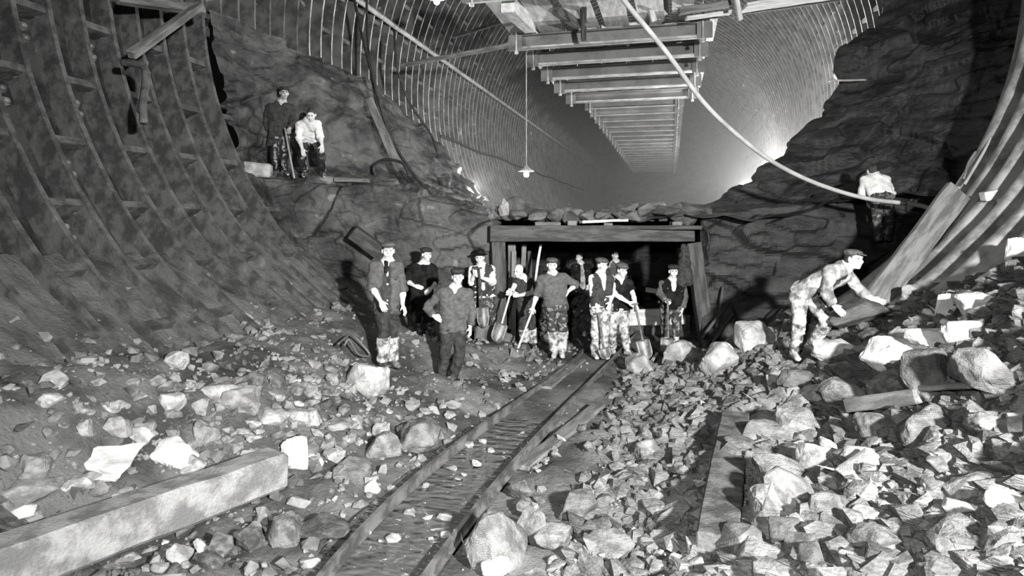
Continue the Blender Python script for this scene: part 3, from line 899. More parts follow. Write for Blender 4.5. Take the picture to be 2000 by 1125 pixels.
# ------------------------------------------------------------------ loose stones
def stone_mesh(seed, npt=13, flat=.7, detail=False, bev=True):
    r = random.Random(seed); bm = bmesh.new()
    for _ in range(npt):
        v = Vector((r.gauss(0, 1), r.gauss(0, 1), r.gauss(0, 1))).normalized()
        e = 4.5; k = (abs(v.x) ** e + abs(v.y) ** e + abs(v.z) ** e) ** (-1 / e)
        v *= k * r.uniform(.82, 1.0) * .5
        bm.verts.new((v.x, v.y, v.z * flat))
    h = bmesh.ops.convex_hull(bm, input=bm.verts)
    bmesh.ops.delete(bm, geom=list({x for x in h['geom_interior'] + h['geom_unused'] if isinstance(x, bmesh.types.BMVert)}), context='VERTS')
    bmesh.ops.dissolve_limit(bm, angle_limit=.16, verts=bm.verts, edges=bm.edges)
    if detail:
        bmesh.ops.bevel(bm, geom=list(bm.edges), offset=.025, segments=1, affect='EDGES')
        bmesh.ops.triangulate(bm, faces=bm.faces)
        bmesh.ops.subdivide_edges(bm, edges=list(bm.edges), cuts=1)
        bmesh.ops.triangulate(bm, faces=bm.faces)
        bmesh.ops.subdivide_edges(bm, edges=[e for e in bm.edges if e.calc_length() > .1], cuts=1)
        bmesh.ops.triangulate(bm, faces=bm.faces)
        bm.normal_update()
        co = np.array([v.co[:] for v in bm.verts]); no = np.array([v.normal[:] for v in bm.verts])
        dd = .022 * fbm(co, 4, seed, 3) + .03 * worley(co, (4, 4, 7), seed)[0] * .5
        for v, q in zip(bm.verts, no * dd[:, None]): v.co += Vector(q)
    elif bev:
        bmesh.ops.bevel(bm, geom=list(bm.edges), offset=.03, segments=1, affect='EDGES')
    bmesh.ops.recalc_face_normals(bm, faces=bm.faces)
    me = bpy.data.meshes.new('stone'); bm.to_mesh(me); bm.free(); return me


STN = {}
for mname in ('stone', 'stone_band', 'stone_pale', 'stone_dark'):
    STN[mname] = []
    for k in range(7):
        me = stone_mesh(k * 17 + len(mname), 12 + k % 4, .62 + .06 * (k % 5)); me.materials.append(M[mname]); STN[mname].append(me)
HSTN = {}
def hstone(k, mname):
    if (k, mname) not in HSTN:
        me = stone_mesh(900 + k, 15 + k % 6, .8, True); me.materials.append(M[mname]); HSTN[(k, mname)] = me
    return HSTN[(k, mname)]


LAND = []   # named stones, as landmarks for the labels of their neighbours
LOOSE = []
KEEP = []   # (x, y, r) of the placed stones
rs = random.Random(21)


def hero(u, v, wpx, hpx, m, label, k, rot=None, up=.25, cat='rock', d=None, tilt=0):
    """stone whose outline is centred at (u, v) in the photograph"""
    if d is None:
        p, d = G(u, v + hpx * .38)
    else: p = P(u, v + hpx * .38, d)
    d = d + .12 * wpx / FPX * d
    S = FPX / d; wx = wpx / S * 1.1; hz = hpx / S * 1.08
    o = obj('rock', hstone(k, m))
    c = P(u, v, d)
    o.location = c; o.scale = (wx, wx * rs.uniform(.75, .95), hz / .8)
    o.rotation_euler = (rs.uniform(-.15, .15), tilt, TH + (rs.uniform(-.5, .5) if rot is None else rot))
    tag(o, label, cat); KEEP.append((c[0], c[1], wx * .45)); LAND.append((label, u, v)); return o


HER = [
 (215, 903, 145, 66, 'stone_pale', 'bright white broken slab, the longest stone behind the pale baulk', 1),
 (340, 885, 90, 66, 'stone_pale', 'bright angular stone touching the right end of the long white slab', 2),
 (368, 905, 70, 50, 'stone', 'grey wedge-shaped stone tucked below the bright angular stone', 3),
 (402, 845, 60, 62, 'stone', 'tall pointed grey stone above the bright angular stone', 4),
 (577, 893, 54, 76, 'stone_pale', 'bright upright stone at the right end of the pale baulk', 5),
 (614, 905, 42, 40, 'stone_pale', 'small bright rounded stone right of the upright one', 6),
 (468, 783, 76, 62, 'stone', 'largest grey stone at the top of the left stone bank', 7),
 (432, 765, 72, 34, 'stone', 'long pale flat stone lying against the largest bank stone', 8),
 (335, 788, 56, 44, 'stone', 'blocky grey stone at the top centre of the left bank', 9),
 (158, 838, 48, 42, 'stone', 'squarish pale stone at the left of the bank', 10),
 (222, 835, 62, 52, 'stone', 'five-sided pale stone in the middle of the left bank', 11),
 (272, 850, 60, 42, 'stone', 'broad pale stone just right of the five-sided one', 12),
 (222, 797, 56, 36, 'stone', 'flat-topped grey stone above the five-sided one', 13),
 (150, 800, 58, 44, 'stone', 'grey wedge stone at the upper left of the bank', 14),
 (60, 910, 64, 54, 'stone', 'roughly round grey stone near the left edge', 15),
 (60, 962, 100, 54, 'stone', 'broad dull stone below the round one at the left edge', 16),
 (45, 998, 48, 28, 'stone_pale', 'small bright stone at the far lower left', 17),
 (30, 1030, 60, 60, 'stone_dark', 'dull rounded stone at the left edge above the baulk', 18),
 (150, 950, 60, 40, 'stone', 'grey stone under the left end of the white slab', 19),
 (250, 972, 90, 40, 'stone', 'grey flat block half buried behind the baulk', 20),
 (255, 748, 40, 26, 'stone', 'small squared pale stone on the mud of the left slope', 21),
 (345, 705, 44, 40, 'stone', 'grey slab stone lying on the left mud slope', 22),
 (528, 815, 70, 40, 'stone', 'grey flat stone in the right half of the left bank', 23),
 (580, 815, 50, 34, 'stone', 'pale six-sided stone left of the big standing slab', 24),
 (612, 825, 32, 46, 'stone', 'small upright brick-shaped stone of the left bank', 25),
 (655, 830, 66, 28, 'stone', 'long low grey stone at the right end of the left bank', 26),
 (720, 742, 74, 72, 'stone', 'big smooth pale slab standing at the feet of the capped man', 27),
 (745, 842, 34, 40, 'stone', 'pointed pale stone leaning beside the split dark boulder', 28),
 (748, 872, 66, 54, 'stone_band', 'split dark flake leaning left of the wide boulder', 29),
 (812, 850, 100, 60, 'stone_band', 'wide dark boulder left of the flooded track', 30),
 (690, 925, 78, 60, 'stone_band', 'banded block left of the water', 31),
 (655, 895, 50, 40, 'stone', 'grey stone above the banded block', 32),
 (640, 1030, 120, 36, 'stone_band', 'long low pale-edged stone beside the near water edge', 33),
 (560, 1035, 66, 60, 'stone_band', 'angular dark stone in front of the baulk end', 34),
 (490, 1050, 50, 44, 'stone_band', 'dark stone left of the angular one in front of the baulk', 35),
 (345, 1078, 62, 46, 'stone', 'pale rounded stone in front of the baulk near the bottom edge', 36),
 (430, 1060, 46, 50, 'stone_band', 'brownish stone between the baulk and the pale rounded stone', 37),
 (970, 1052, 122, 112, 'stone_band', 'largest banded boulder beside the near right rail', 38),
 (1040, 1030, 60, 90, 'stone_band', 'tall flake standing behind the largest banded boulder', 39),
 (1075, 1050, 88, 58, 'stone_band', 'banded stone right of the largest boulder', 40),
 (970, 1108, 60, 34, 'stone_pale', 'bright white stone at the bottom edge below the largest boulder', 41),
 (1122, 985, 80, 46, 'stone_band', 'flat grey stone above the banded one right of the rail', 42),
 (1015, 960, 46, 40, 'stone_dark', 'dark stone just right of the near rail', 43),
 (1260, 880, 60, 50, 'stone_band', 'banded squarish stone in the gravel right of the track', 44),
 (1275, 992, 56, 36, 'stone_band', 'grey rounded stone in the bright gravel', 45),
 (1190, 1065, 86, 40, 'stone_band', 'grey oval stone low in the bright gravel', 46),
 (1252, 714, 56, 48, 'stone', 'rounded grey rock at the foot of the upright shovel', 47),
 (1335, 695, 78, 62, 'stone', 'pointed grey rock under the broad shovel', 48),
 (1405, 700, 84, 66, 'stone', 'large smooth slab half, left of the peaked slab', 49),
 (1470, 662, 76, 76, 'stone', 'tall peaked pale slab left of the crouching man', 50),
 (1640, 685, 92, 50, 'stone', 'broad pale stone at the crouching man’s feet', 51),
 (1738, 690, 96, 70, 'stone_pale', 'pale jagged stone right of the crouching man', 52),
 (1700, 655, 50, 30, 'stone_dark', 'dark squared stone below the slab the man leans on', 53),
 (1782, 578, 56, 48, 'stone', 'three-sided grey stone at the foot of the leaning plank', 54),
 (1815, 735, 104, 112, 'stone_dark', 'huge dark boulder in the right rubble', 55),
 (1945, 722, 150, 100, 'stone_band', 'broad slab boulder at the right edge', 56),
 (1880, 650, 72, 60, 'stone_pale', 'rounded pale boulder above the huge dark one', 57),
 (1820, 665, 80, 50, 'stone_pale', 'white-faced wedge stone left of the rounded pale boulder', 58),
 (1915, 595, 80, 50, 'stone_pale', 'bright flat stone high on the right rubble', 59),
 (1855, 600, 46, 50, 'stone_pale', 'bright upright stone on the right rubble', 60),
 (1988, 492, 40, 60, 'stone_pale', 'white boulder resting on the right ribs at the picture edge', 61),
 (1500, 850, 120, 52, 'stone_band', 'flat rectangular slab, widest in the middle of the right rubble', 62),
 (1555, 825, 90, 50, 'stone_band', 'slanted slab behind the flat rectangular one', 63),
 (1595, 890, 80, 66, 'stone_band', 'leaning banded slab right of the flat rectangular one', 64),
 (1530, 920, 120, 78, 'stone_band', 'pale-topped broken boulder at the head of the dark baulk', 65),
 (1665, 900, 90, 60, 'stone_band', 'dark faceted stone in the middle of the right rubble', 66),
 (1710, 835, 76, 54, 'stone_band', 'banded stone below the split log', 67),
 (1800, 830, 100, 80, 'stone_band', 'slanting flat slab below the plank end', 68),
 (1850, 865, 66, 34, 'stone', 'pale lens-shaped stone in the right rubble', 69),
 (1640, 765, 90, 50, 'stone_band', 'pale-lit block between the dark boulder and the small rubble', 70),
 (1560, 745, 80, 50, 'stone_dark', 'dark wedge stone in the slope below the crouching man', 71),
 (1700, 760, 50, 44, 'stone', 'upright pale flake right of the pale-lit block', 72),
 (1500, 1000, 80, 90, 'stone_band', 'upright grey slab right of the dark baulk', 73),
 (1480, 1085, 90, 60, 'stone_band', 'grey slab at the bottom edge right of the baulk', 74),
 (1760, 930, 90, 50, 'stone_band', 'grey angular rock below the leaning banded slab', 75),
 (1890, 950, 90, 60, 'stone_band', 'grey angular rock near the right edge, mid rubble', 76),
 (1870, 1050, 110, 80, 'stone_band', 'big grey slab at the lower right', 77),
 (1960, 1070, 90, 90, 'stone_band', 'big grey rock in the lower right corner', 78),
 (1980, 985, 90, 46, 'stone_pale', 'bright long stone at the right edge above the corner rock', 79),
 (1720, 1060, 100, 70, 'stone_band', 'large dull slab low in the right rubble', 80),
 (1620, 1000, 90, 70, 'stone_band', 'dull block right of the upright grey slab', 81),
 (1930, 830, 80, 50, 'stone_band', 'grey block below the broad slab boulder', 82),
 (700, 1078, 40, 18, 'stone_pale', 'bright brick-shaped stone standing in the near water', 83),
 (768, 1088, 30, 14, 'stone_pale', 'second bright stone standing in the near water', 84),
]
for h in HER:
    hero(*h)
# slab the crouching man leans on, and the pale stone beside the second man
hero(1675, 620, 118, 62, 'stone_dark', 'smooth dark slab under the crouching man’s hands', 85, rot=0, d=7.75, tilt=-.22)
hero(927, 612, 22, 70, 'stone_pale', 'tall pale stone at the rock face beside the jacketed man', 86, rot=0, d=12.0)
hero(950, 655, 46, 44, 'stone_dark', 'dark stone in front of the man with clasped hands', 87, d=11.6)
hero(985, 662, 40, 34, 'stone_dark', 'dark stone at the foot of the left portal post', 88, d=11.5)
hero(985, 405, 22, 36, 'stone', 'upright pale stone on the bench left of the lintel', 89, d=12.4)
hero(1075, 700, 40, 36, 'stone_dark', 'dark stone beside the left rail at the portal', 90, d=10.5) if 0 else None

# rubble lying on the lintel
for k in range(16):
    u = 985 + k * 23.5 + rs.uniform(-6, 6); v = 432 - rs.uniform(0, 8); d = 12.25 + rs.uniform(-.1, .5)
    s = rs.uniform(.16, .42); o = obj('rock', STN[('stone_dark')][k % 7]); o.location = P(u, v, d) + UP * s * .2; o.scale = (s * 1.3, s, s * .75)
    o.rotation_euler = (rs.uniform(-.3, .3), rs.uniform(-.3, .3), rs.uniform(0, 6)); tag(o, 'dark rock in the heap above the portal lintel', 'rock', 'rocks heaped above the portal lintel')
for k, (u, v, w_, h_) in enumerate(((1265, 410, 80, 26), (1325, 418, 60, 34), (1240, 424, 60, 24), (1180, 420, 40, 22), (1010, 418, 60, 30), (1060, 424, 50, 24), (1345, 425, 40, 30), (1205, 415, 36, 20), (1000, 408, 70, 34), (1045, 412, 70, 30), (1085, 420, 60, 26), (1285, 404, 90, 26), (1225, 408, 60, 24), (1350, 412, 70, 30), (1120, 426, 50, 24), (1150, 424, 44, 22))):
    d = 12.55; S = FPX / d; o = obj('rock', STN['stone_dark'][(k + 3) % 7]); o.location = P(u, v, d); o.scale = (w_ / S * 1.2, w_ / S * .9, h_ / S * 1.7)
    o.rotation_euler = (rs.uniform(-.2, .2), rs.uniform(-.2, .2), rs.uniform(0, 6)); tag(o, 'dark rock in the heap above the portal lintel', 'rock', 'rocks heaped above the portal lintel')


def ok_spot(x, y, r, pad=.85):
    a_, b_ = track_x(y)
    if a_ - r - .12 < x < b_ + r + .1: return False
    for (px, py, pr) in KEEP:
        if (px - x) ** 2 + (py - y) ** 2 < ((pr + r) * pad) ** 2: return False
    return True


MEN_XY = []


def scatter(n, box, smin, smax, mats, label, group, seed, pad=.85, dens=None):
    r = random.Random(seed); c = 0; tries = 0
    while c < n and tries < n * 60:
        tries += 1
        u = r.uniform(box[0], box[2]); v = r.uniform(box[1], box[3])
        p, d = G(u, v)
        s = smin * (smax / smin) ** (r.random() ** 1.6)
        if d > 12 or not ok_spot(p[0], p[1], s * .45, pad): continue
        o = obj('rock', STN[r.choice(mats)][r.randrange(7)])
        o.location = (p[0], p[1], float(p[2] + floor_noise(np.array(p[0]), np.array(p[1])) + s * .16))
        o.scale = (s * r.uniform(.9, 1.3), s * r.uniform(.8, 1.1), s * r.uniform(.65, 1.0))
        o.rotation_euler = (r.uniform(-.45, .45), r.uniform(-.45, .45), r.uniform(0, 6.28))
        tag(o, label, 'rock', group); KEEP.append((p[0], p[1], s * .45)); LOOSE.append((o, u, v, s, label)); c += 1


scatter(44, (40, 750, 690, 880), .13, .26, ['stone', 'stone', 'stone_band'], 'grey angular stone in the bank left of the track', 'stones in the left bank', 31)
scatter(20, (250, 950, 760, 1120), .08, .2, ['stone_band', 'stone', 'stone_pale'], 'angular stone between the baulk and the water', 'stones between baulk and water', 32)
scatter(10, (620, 770, 900, 900), .10, .22, ['stone_band', 'stone'], 'stone on the mud left of the track below the jacketed man', 'stones below the jacketed man', 33)
scatter(58, (1420, 700, 2000, 1120), .18, .42, ['stone_band', 'stone_band', 'stone', 'stone_dark'], 'angular rock in the big heap right of the dark baulk', 'rocks in the right heap', 34, .72)
scatter(26, (1020, 780, 1420, 1120), .09, .22, ['stone_band', 'stone', 'stone_band', 'stone_pale'], 'broken stone in the gravel between rail and dark baulk', 'stones in the gravel', 35)
scatter(16, (1230, 700, 1560, 800), .10, .26, ['stone_band', 'stone', 'stone_dark'], 'stone on the slope below the peaked slab', 'stones below the peaked slab', 36, .75)
scatter(22, (1640, 560, 2000, 720), .12, .34, ['stone', 'stone', 'stone_pale', 'stone_dark'], 'rock high on the right heap beside the ribs', 'rocks high on the right heap', 37, .72)


def short(lb):
    for w_ in (',', ' the longest', ' touching', ' tucked', ' above', ' at ', ' right', ' left', ' lying', ' in ', ' just', ' near', ' below', ' under', ' half', ' on ', ' leaning', ' beside', ' between', ' standing', ' resting', ' high', ' behind', ' low', ' of ', ' poking', ' with'):
        lb = lb.split(w_)[0]
    return lb


names = [short(l[0]) for l in LAND]
marks = [(n, l[1], l[2]) for n, l in zip(names, LAND) if names.count(n) == 1 and len(n.split()) > 1]
used_labels = set()
for o, u, v, s, lb in LOOSE:
    size = 'small' if s < .16 else ('medium' if s < .26 else 'large')
    tone = {'sandstone': 'grey', 'banded_sandstone': 'banded', 'pale_sandstone': 'pale', 'dark_sandstone': 'dark'}[o.data.materials[0].name]
    for (n, mu, mv) in sorted(marks, key=lambda q: (q[1] - u) ** 2 + (q[2] - v) ** 2)[:5]:
        du, dv = u - mu, v - mv
        a_ = math.degrees(math.atan2(-dv, du)) % 360
        where = ['right of', 'above right of', 'above', 'above left of', 'left of', 'below left of', 'below', 'below right of'][int(((a_ + 22.5) % 360) // 45)]
        far = 'close ' if math.hypot(du, dv) < 60 else ''
        c_ = f'{size} {tone} stone {far}{where} the {n}'
        if c_ not in used_labels:
            used_labels.add(c_); o['label'] = c_; break

# small stones standing in the water
r = random.Random(40)
for (u, v) in ((830, 950), (885, 915), (895, 935), (915, 870), (945, 862), (960, 880), (930, 905), (985, 885), (800, 1000), (835, 1010), (770, 1055), (745, 1055), (842, 1052), (868, 1010), (870, 1045), (905, 925), (1020, 845), (720, 1040)):
    p = onz(u, v, 0.0); s = r.uniform(.04, .12); o = obj('rock', STN['stone'][r.randrange(7)]); o.location = p; o.scale = (s * 1.3, s, s * .8)
    o.rotation_euler = (0, r.uniform(-.3, .3), r.uniform(0, 6)); tag(o, 'small pale stone poking out of the flooded track', 'rock', 'stones in the flooded track')


# the uncountable small rubble and gravel
def rubble(name, n, smin, smax, mname, dens, seed, label):
    r = np.random.RandomState(seed); tm = []
    for k in range(10):
        me = stone_mesh(500 + k + seed, 12 + k % 4, .85, bev=False)
        bm = bmesh.new(); bm.from_mesh(me); bmesh.ops.triangulate(bm, faces=bm.faces); bm.to_mesh(me); bm.free()
        tm.append((np.array([v.co[:] for v in me.vertices]), [list(p.vertices) for p in me.polygons])); bpy.data.meshes.remove(me)
    Vs = []; Fs = []; base = 0
    u = r.uniform(-100, 2100, n); 
    x = r.uniform(-4.6, 5.2, n); y = r.uniform(1.2, 12.2, n)
    pz = floor_z(x, y) + floor_noise(x, y)
    keep = r.rand(n) < dens(x, y)
    for (fx, fy, fz) in FEET: keep &= (x - fx) ** 2 + (y - fy) ** 2 > .07
    a_, b_ = track_x(y)
    for i in np.nonzero(keep)[0]:
        s = smin * (smax / smin) ** (r.rand() ** (2.2 if seed == 3 else 1.5))
        if a_[i] - .04 - s * .5 < x[i] < b_[i] + .04 + s * .5 and not (y[i] > 7.6 and s < .07 and r.rand() < .35): continue
        V0, F0 = tm[r.randint(10)]
        A = Euler((r.uniform(-.6, .6), r.uniform(-.6, .6), r.uniform(0, 6.28))).to_matrix()
        V1 = (V0 * [s * r.uniform(.9, 1.4), s, s * r.uniform(.6, 1)]) @ np.array(A).T + [x[i], y[i], pz[i] + s * .12]
        Vs.append(V1); Fs += [[j + base for j in f] for f in F0]; base += len(V1)
    o = obj(name, mesh(name, np.vstack(Vs), Fs), M[mname]); tag(o, label, 'rubble', kind='stuff'); return o


def dR(x, y): return np.where(x > .6, np.clip(.55 + .3 * (x - .6), 0, 1), 0) * sstep(11.6, 10.4, y)
def dL(x, y): return np.where(x < .3, .22 + .75 * np.exp(-((x + 2.5) / .9) ** 2) * sstep(8.0, 6.4, y), 0) * sstep(-4.6, -3.4, x)
rubble('rubble', 42000, .03, .24, 'stone_band', dR, 3, 'small broken stones and gravel covering the right side of the floor')
rubble('rubble', 26000, .02, .17, 'gravel', dL, 4, 'small broken stones and gravel covering the left side of the floor')
# stones heaped in the mine wagon
r = np.random.RandomState(9); Vs = []; Fs = []; base = 0
me = stone_mesh(77, 9, .8, bev=False); V0 = np.array([v.co[:] for v in me.vertices]); F0 = [list(p.vertices) for p in me.polygons]; bpy.data.meshes.remove(me)
for k in range(420):
    u = r.uniform(1036, 1150); t = (u - 1036) / 114; top = 600 - 32 * math.sin(min(1, t * 1.25) * PI * .55 + .5)
    v = r.uniform(top, 668); d = 13.1 + r.uniform(0, .5) + (668 - v) * -.0 ; s = r.uniform(.07, .2)
    Vs.append(V0 @ np.array(Euler(r.uniform(0, 6, 3)).to_matrix()).T * s + P(u, v, d)); Fs += [[j + base for j in f] for f in F0]; base += len(V0)
o = obj('stone_heap', mesh('stone_heap', np.vstack(Vs), Fs), M['stone_dark']); tag(o, 'heap of broken stone spilling from the mine wagon inside the drift', 'rubble', kind='stuff')

# ------------------------------------------------------------------ people: smooth-union distance fields meshed with surface nets
class Sdf:
    def __init__(s, k=.02): s.pr = []; s.k = k; s.lo = np.full(3, 1e9); s.hi = np.full(3, -1e9)

    def _bb(s, a, b):
        s.lo = np.minimum(s.lo, a); s.hi = np.maximum(s.hi, b)

    def cap(s, a, b, ra, rb, k=None, fa=False, fb=False, sub=False):
        a = np.asarray(a, float); b = np.asarray(b, float); R = max(ra, rb)
        lo, hi = np.minimum(a, b) - R, np.maximum(a, b) + R
        if not sub: s._bb(lo, hi)
        s.pr.append(('c', a, b, ra, rb, lo, hi, s.k if k is None else k, fa, fb, sub))

    def ell(s, c, r, R=None, k=None, sub=False):
        c = np.asarray(c, float); r = np.asarray(r, float); m = r.max()
        if not sub: s._bb(c - m, c + m)
        s.pr.append(('e', c, r, np.eye(3) if R is None else np.asarray(R), None, c - m, c + m, s.k if k is None else k, False, False, sub))

    def mesh(s, name, h, wr=0.0, wf=16.0, seed=0, planes=()):
        org = s.lo - .03 - h * 2; n = np.ceil((s.hi + .03 + h * 2 - org) / h).astype(int) + 1
        D = np.full(n, .05, np.float32); mg = .045
        ax = [org[i] + h * np.arange(n[i]) for i in range(3)]
        for (t, a, b, ra, rb, lo, hi, k, fa, fb, sub) in s.pr:
            i0 = np.clip(np.floor((lo - mg - org) / h).astype(int), 0, n - 1); i1 = np.clip(np.ceil((hi + mg - org) / h).astype(int) + 1, 1, n)
            sl = tuple(slice(i0[q], i1[q]) for q in range(3))
            x = ax[0][sl[0]][:, None, None]; y = ax[1][sl[1]][None, :, None]; z = ax[2][sl[2]][None, None, :]
            if t == 'c':
                ab = b - a; L2 = max(ab @ ab, 1e-9)
                px, py, pz = x - a[0], y - a[1], z - a[2]
                tt = (px * ab[0] + py * ab[1] + pz * ab[2]) / L2; tc = np.clip(tt, 0, 1)
                d = np.sqrt((px - tc * ab[0]) ** 2 + (py - tc * ab[1]) ** 2 + (pz - tc * ab[2]) ** 2) - (ra + (rb - ra) * tc)
                L = math.sqrt(L2)
                if fb: d = np.maximum(d, (tt - 1) * L)
                if fa: d = np.maximum(d, -tt * L)
            else:
                q = np.stack(np.broadcast_arrays(x - a[0], y - a[1], z - a[2]), -1) @ ra
                qn = q / b; l1 = np.sqrt((qn ** 2).sum(-1)); l2 = np.sqrt(((q / (b * b)) ** 2).sum(-1)) + 1e-9
                d = l1 * (l1 - 1) / l2
            o = D[sl]
            if sub:
                d = -d; hh = np.maximum(k - np.abs(o - d), 0) / k; D[sl] = np.maximum(o, d) + hh * hh * k * .25
            else:
                hh = np.maximum(k - np.abs(o - d), 0) / k; D[sl] = np.minimum(o, d) - hh * hh * k * .25
        for (pp, nn) in planes:      # hems: cut everything beyond a plane
            pp = np.asarray(pp, float); nn = np.asarray(nn, float); nn = nn / np.linalg.norm(nn)
            D = np.maximum(D, ((ax[0] - pp[0]) * nn[0])[:, None, None] + ((ax[1] - pp[1]) * nn[1])[None, :, None] + ((ax[2] - pp[2]) * nn[2])[None, None, :])
        S = D < 0
        cnt = np.zeros(n - 1, np.uint8)
        for dx in (0, 1):
            for dy in (0, 1):
                for dz in (0, 1):
                    cnt += S[dx:n[0] - 1 + dx, dy:n[1] - 1 + dy, dz:n[2] - 1 + dz]
        mixed = (cnt > 0) & (cnt < 8)
        idx = np.full(n - 1, -1, int); ci = np.argwhere(mixed); idx[mixed] = np.arange(len(ci))
        Pq = np.zeros((len(ci), 3)); Nq = np.zeros(len(ci))
        cor = [(0, 0, 0), (1, 0, 0), (0, 1, 0), (1, 1, 0), (0, 0, 1), (1, 0, 1), (0, 1, 1), (1, 1, 1)]
        val = [D[ci[:, 0] + c[0], ci[:, 1] + c[1], ci[:, 2] + c[2]] for c in cor]
        for i in range(8):
            for j in range(i + 1, 8):
                if sum(abs(cor[i][q] - cor[j][q]) for q in range(3)) != 1: continue
                m = (val[i] < 0) != (val[j] < 0); t = val[i][m] / (val[i][m] - val[j][m])
                Pq[m] += np.array(cor[i]) + t[:, None] * (np.array(cor[j]) - np.array(cor[i])); Nq[m] += 1
        V = org + h * (ci + Pq / Nq[:, None])
        F = []
        for axx in range(3):
            u_, v_ = (axx + 1) % 3, (axx + 2) % 3
            sa = [slice(None)] * 3; sb = [slice(None)] * 3
            sa[axx] = slice(0, n[axx] - 1); sb[axx] = slice(1, n[axx])
            A = S[tuple(sa)]; B = S[tuple(sb)]
            e = np.argwhere(A != B); e = e[(e[:, u_] > 0) & (e[:, v_] > 0) & (e[:, u_] < n[u_] - 1) & (e[:, v_] < n[v_] - 1)]
            ins = A[e[:, 0], e[:, 1], e[:, 2]]
            def cell(du, dv):
                q = e.copy(); q[:, u_] -= du; q[:, v_] -= dv; return idx[q[:, 0], q[:, 1], q[:, 2]]
            Q = np.stack([cell(1, 1), cell(0, 1), cell(0, 0), cell(1, 0)], 1)
            Q[~ins] = Q[~ins][:, ::-1]; F.append(Q)
        F = np.vstack(F); F = F[(F >= 0).all(1)]
        # light smoothing, then wrinkles along the normal
        if wr:
            tri = V[F]; fn = np.cross(tri[:, 2] - tri[:, 0], tri[:, 3] - tri[:, 1]); Nn = np.zeros_like(V)
            for q in range(4): np.add.at(Nn, F[:, q], fn)
            Nn /= np.linalg.norm(Nn, axis=1)[:, None] + 1e-12
            st = V * [1, 1, 1.7]
            V = V + Nn * (wr * (1 - 2 * np.abs(vnoise(st, wf, seed)) + .6 * vnoise(V, wf * 2.2, seed + 3)) * .8)[:, None]
        return mesh(name, V, F, True)


def unit(v):
    v = np.asarray(v, float); return v / (np.linalg.norm(v) + 1e-12)


def hand(sd, w, tip, pn, kind, side):
    """palm, four unequal fingers and a thumb from wrist w towards tip"""
    hd = unit(tip - w); pn = unit(pn - hd * (pn @ hd)); sx = np.cross(hd, pn) * side
    R = np.stack([unit(sx), hd, pn], 1)
    sd.ell(w + hd * .055, (.042, .05, .02), R, k=.02)
    a1, a2 = {'relax': (.25, .8), 'grip': (1.1, 2.6), 'flat': (.1, .2), 'hip': (.5, 1.0)}[kind]
    for q, (ox, L) in enumerate(((-.034, .062), (-.0115, .074), (.0115, .078), (.034, .07))):
        b0 = w + hd * (.092 - abs(ox) * .15) + sx * ox
        d1 = hd * math.cos(a1) + pn * math.sin(a1); d2 = hd * math.cos(a2) + pn * math.sin(a2)
        b1 = b0 + d1 * L * .55; b2 = b1 + d2 * L * .5
        sd.cap(b0 - hd * .02, b1, .0105, .0095, k=.006); sd.cap(b1, b2, .0095, .008, k=.004)
    t0 = w + hd * .03 + sx * .03; td = unit(hd * .75 + sx * .55 + pn * .35); t1 = t0 + td * .038; t2 = t1 + unit(td + pn * .4) * .03
    sd.cap(t0, t1, .014, .0115, k=.008); sd.cap(t1, t2, .0115, .0095, k=.004)


PEOPLE = []


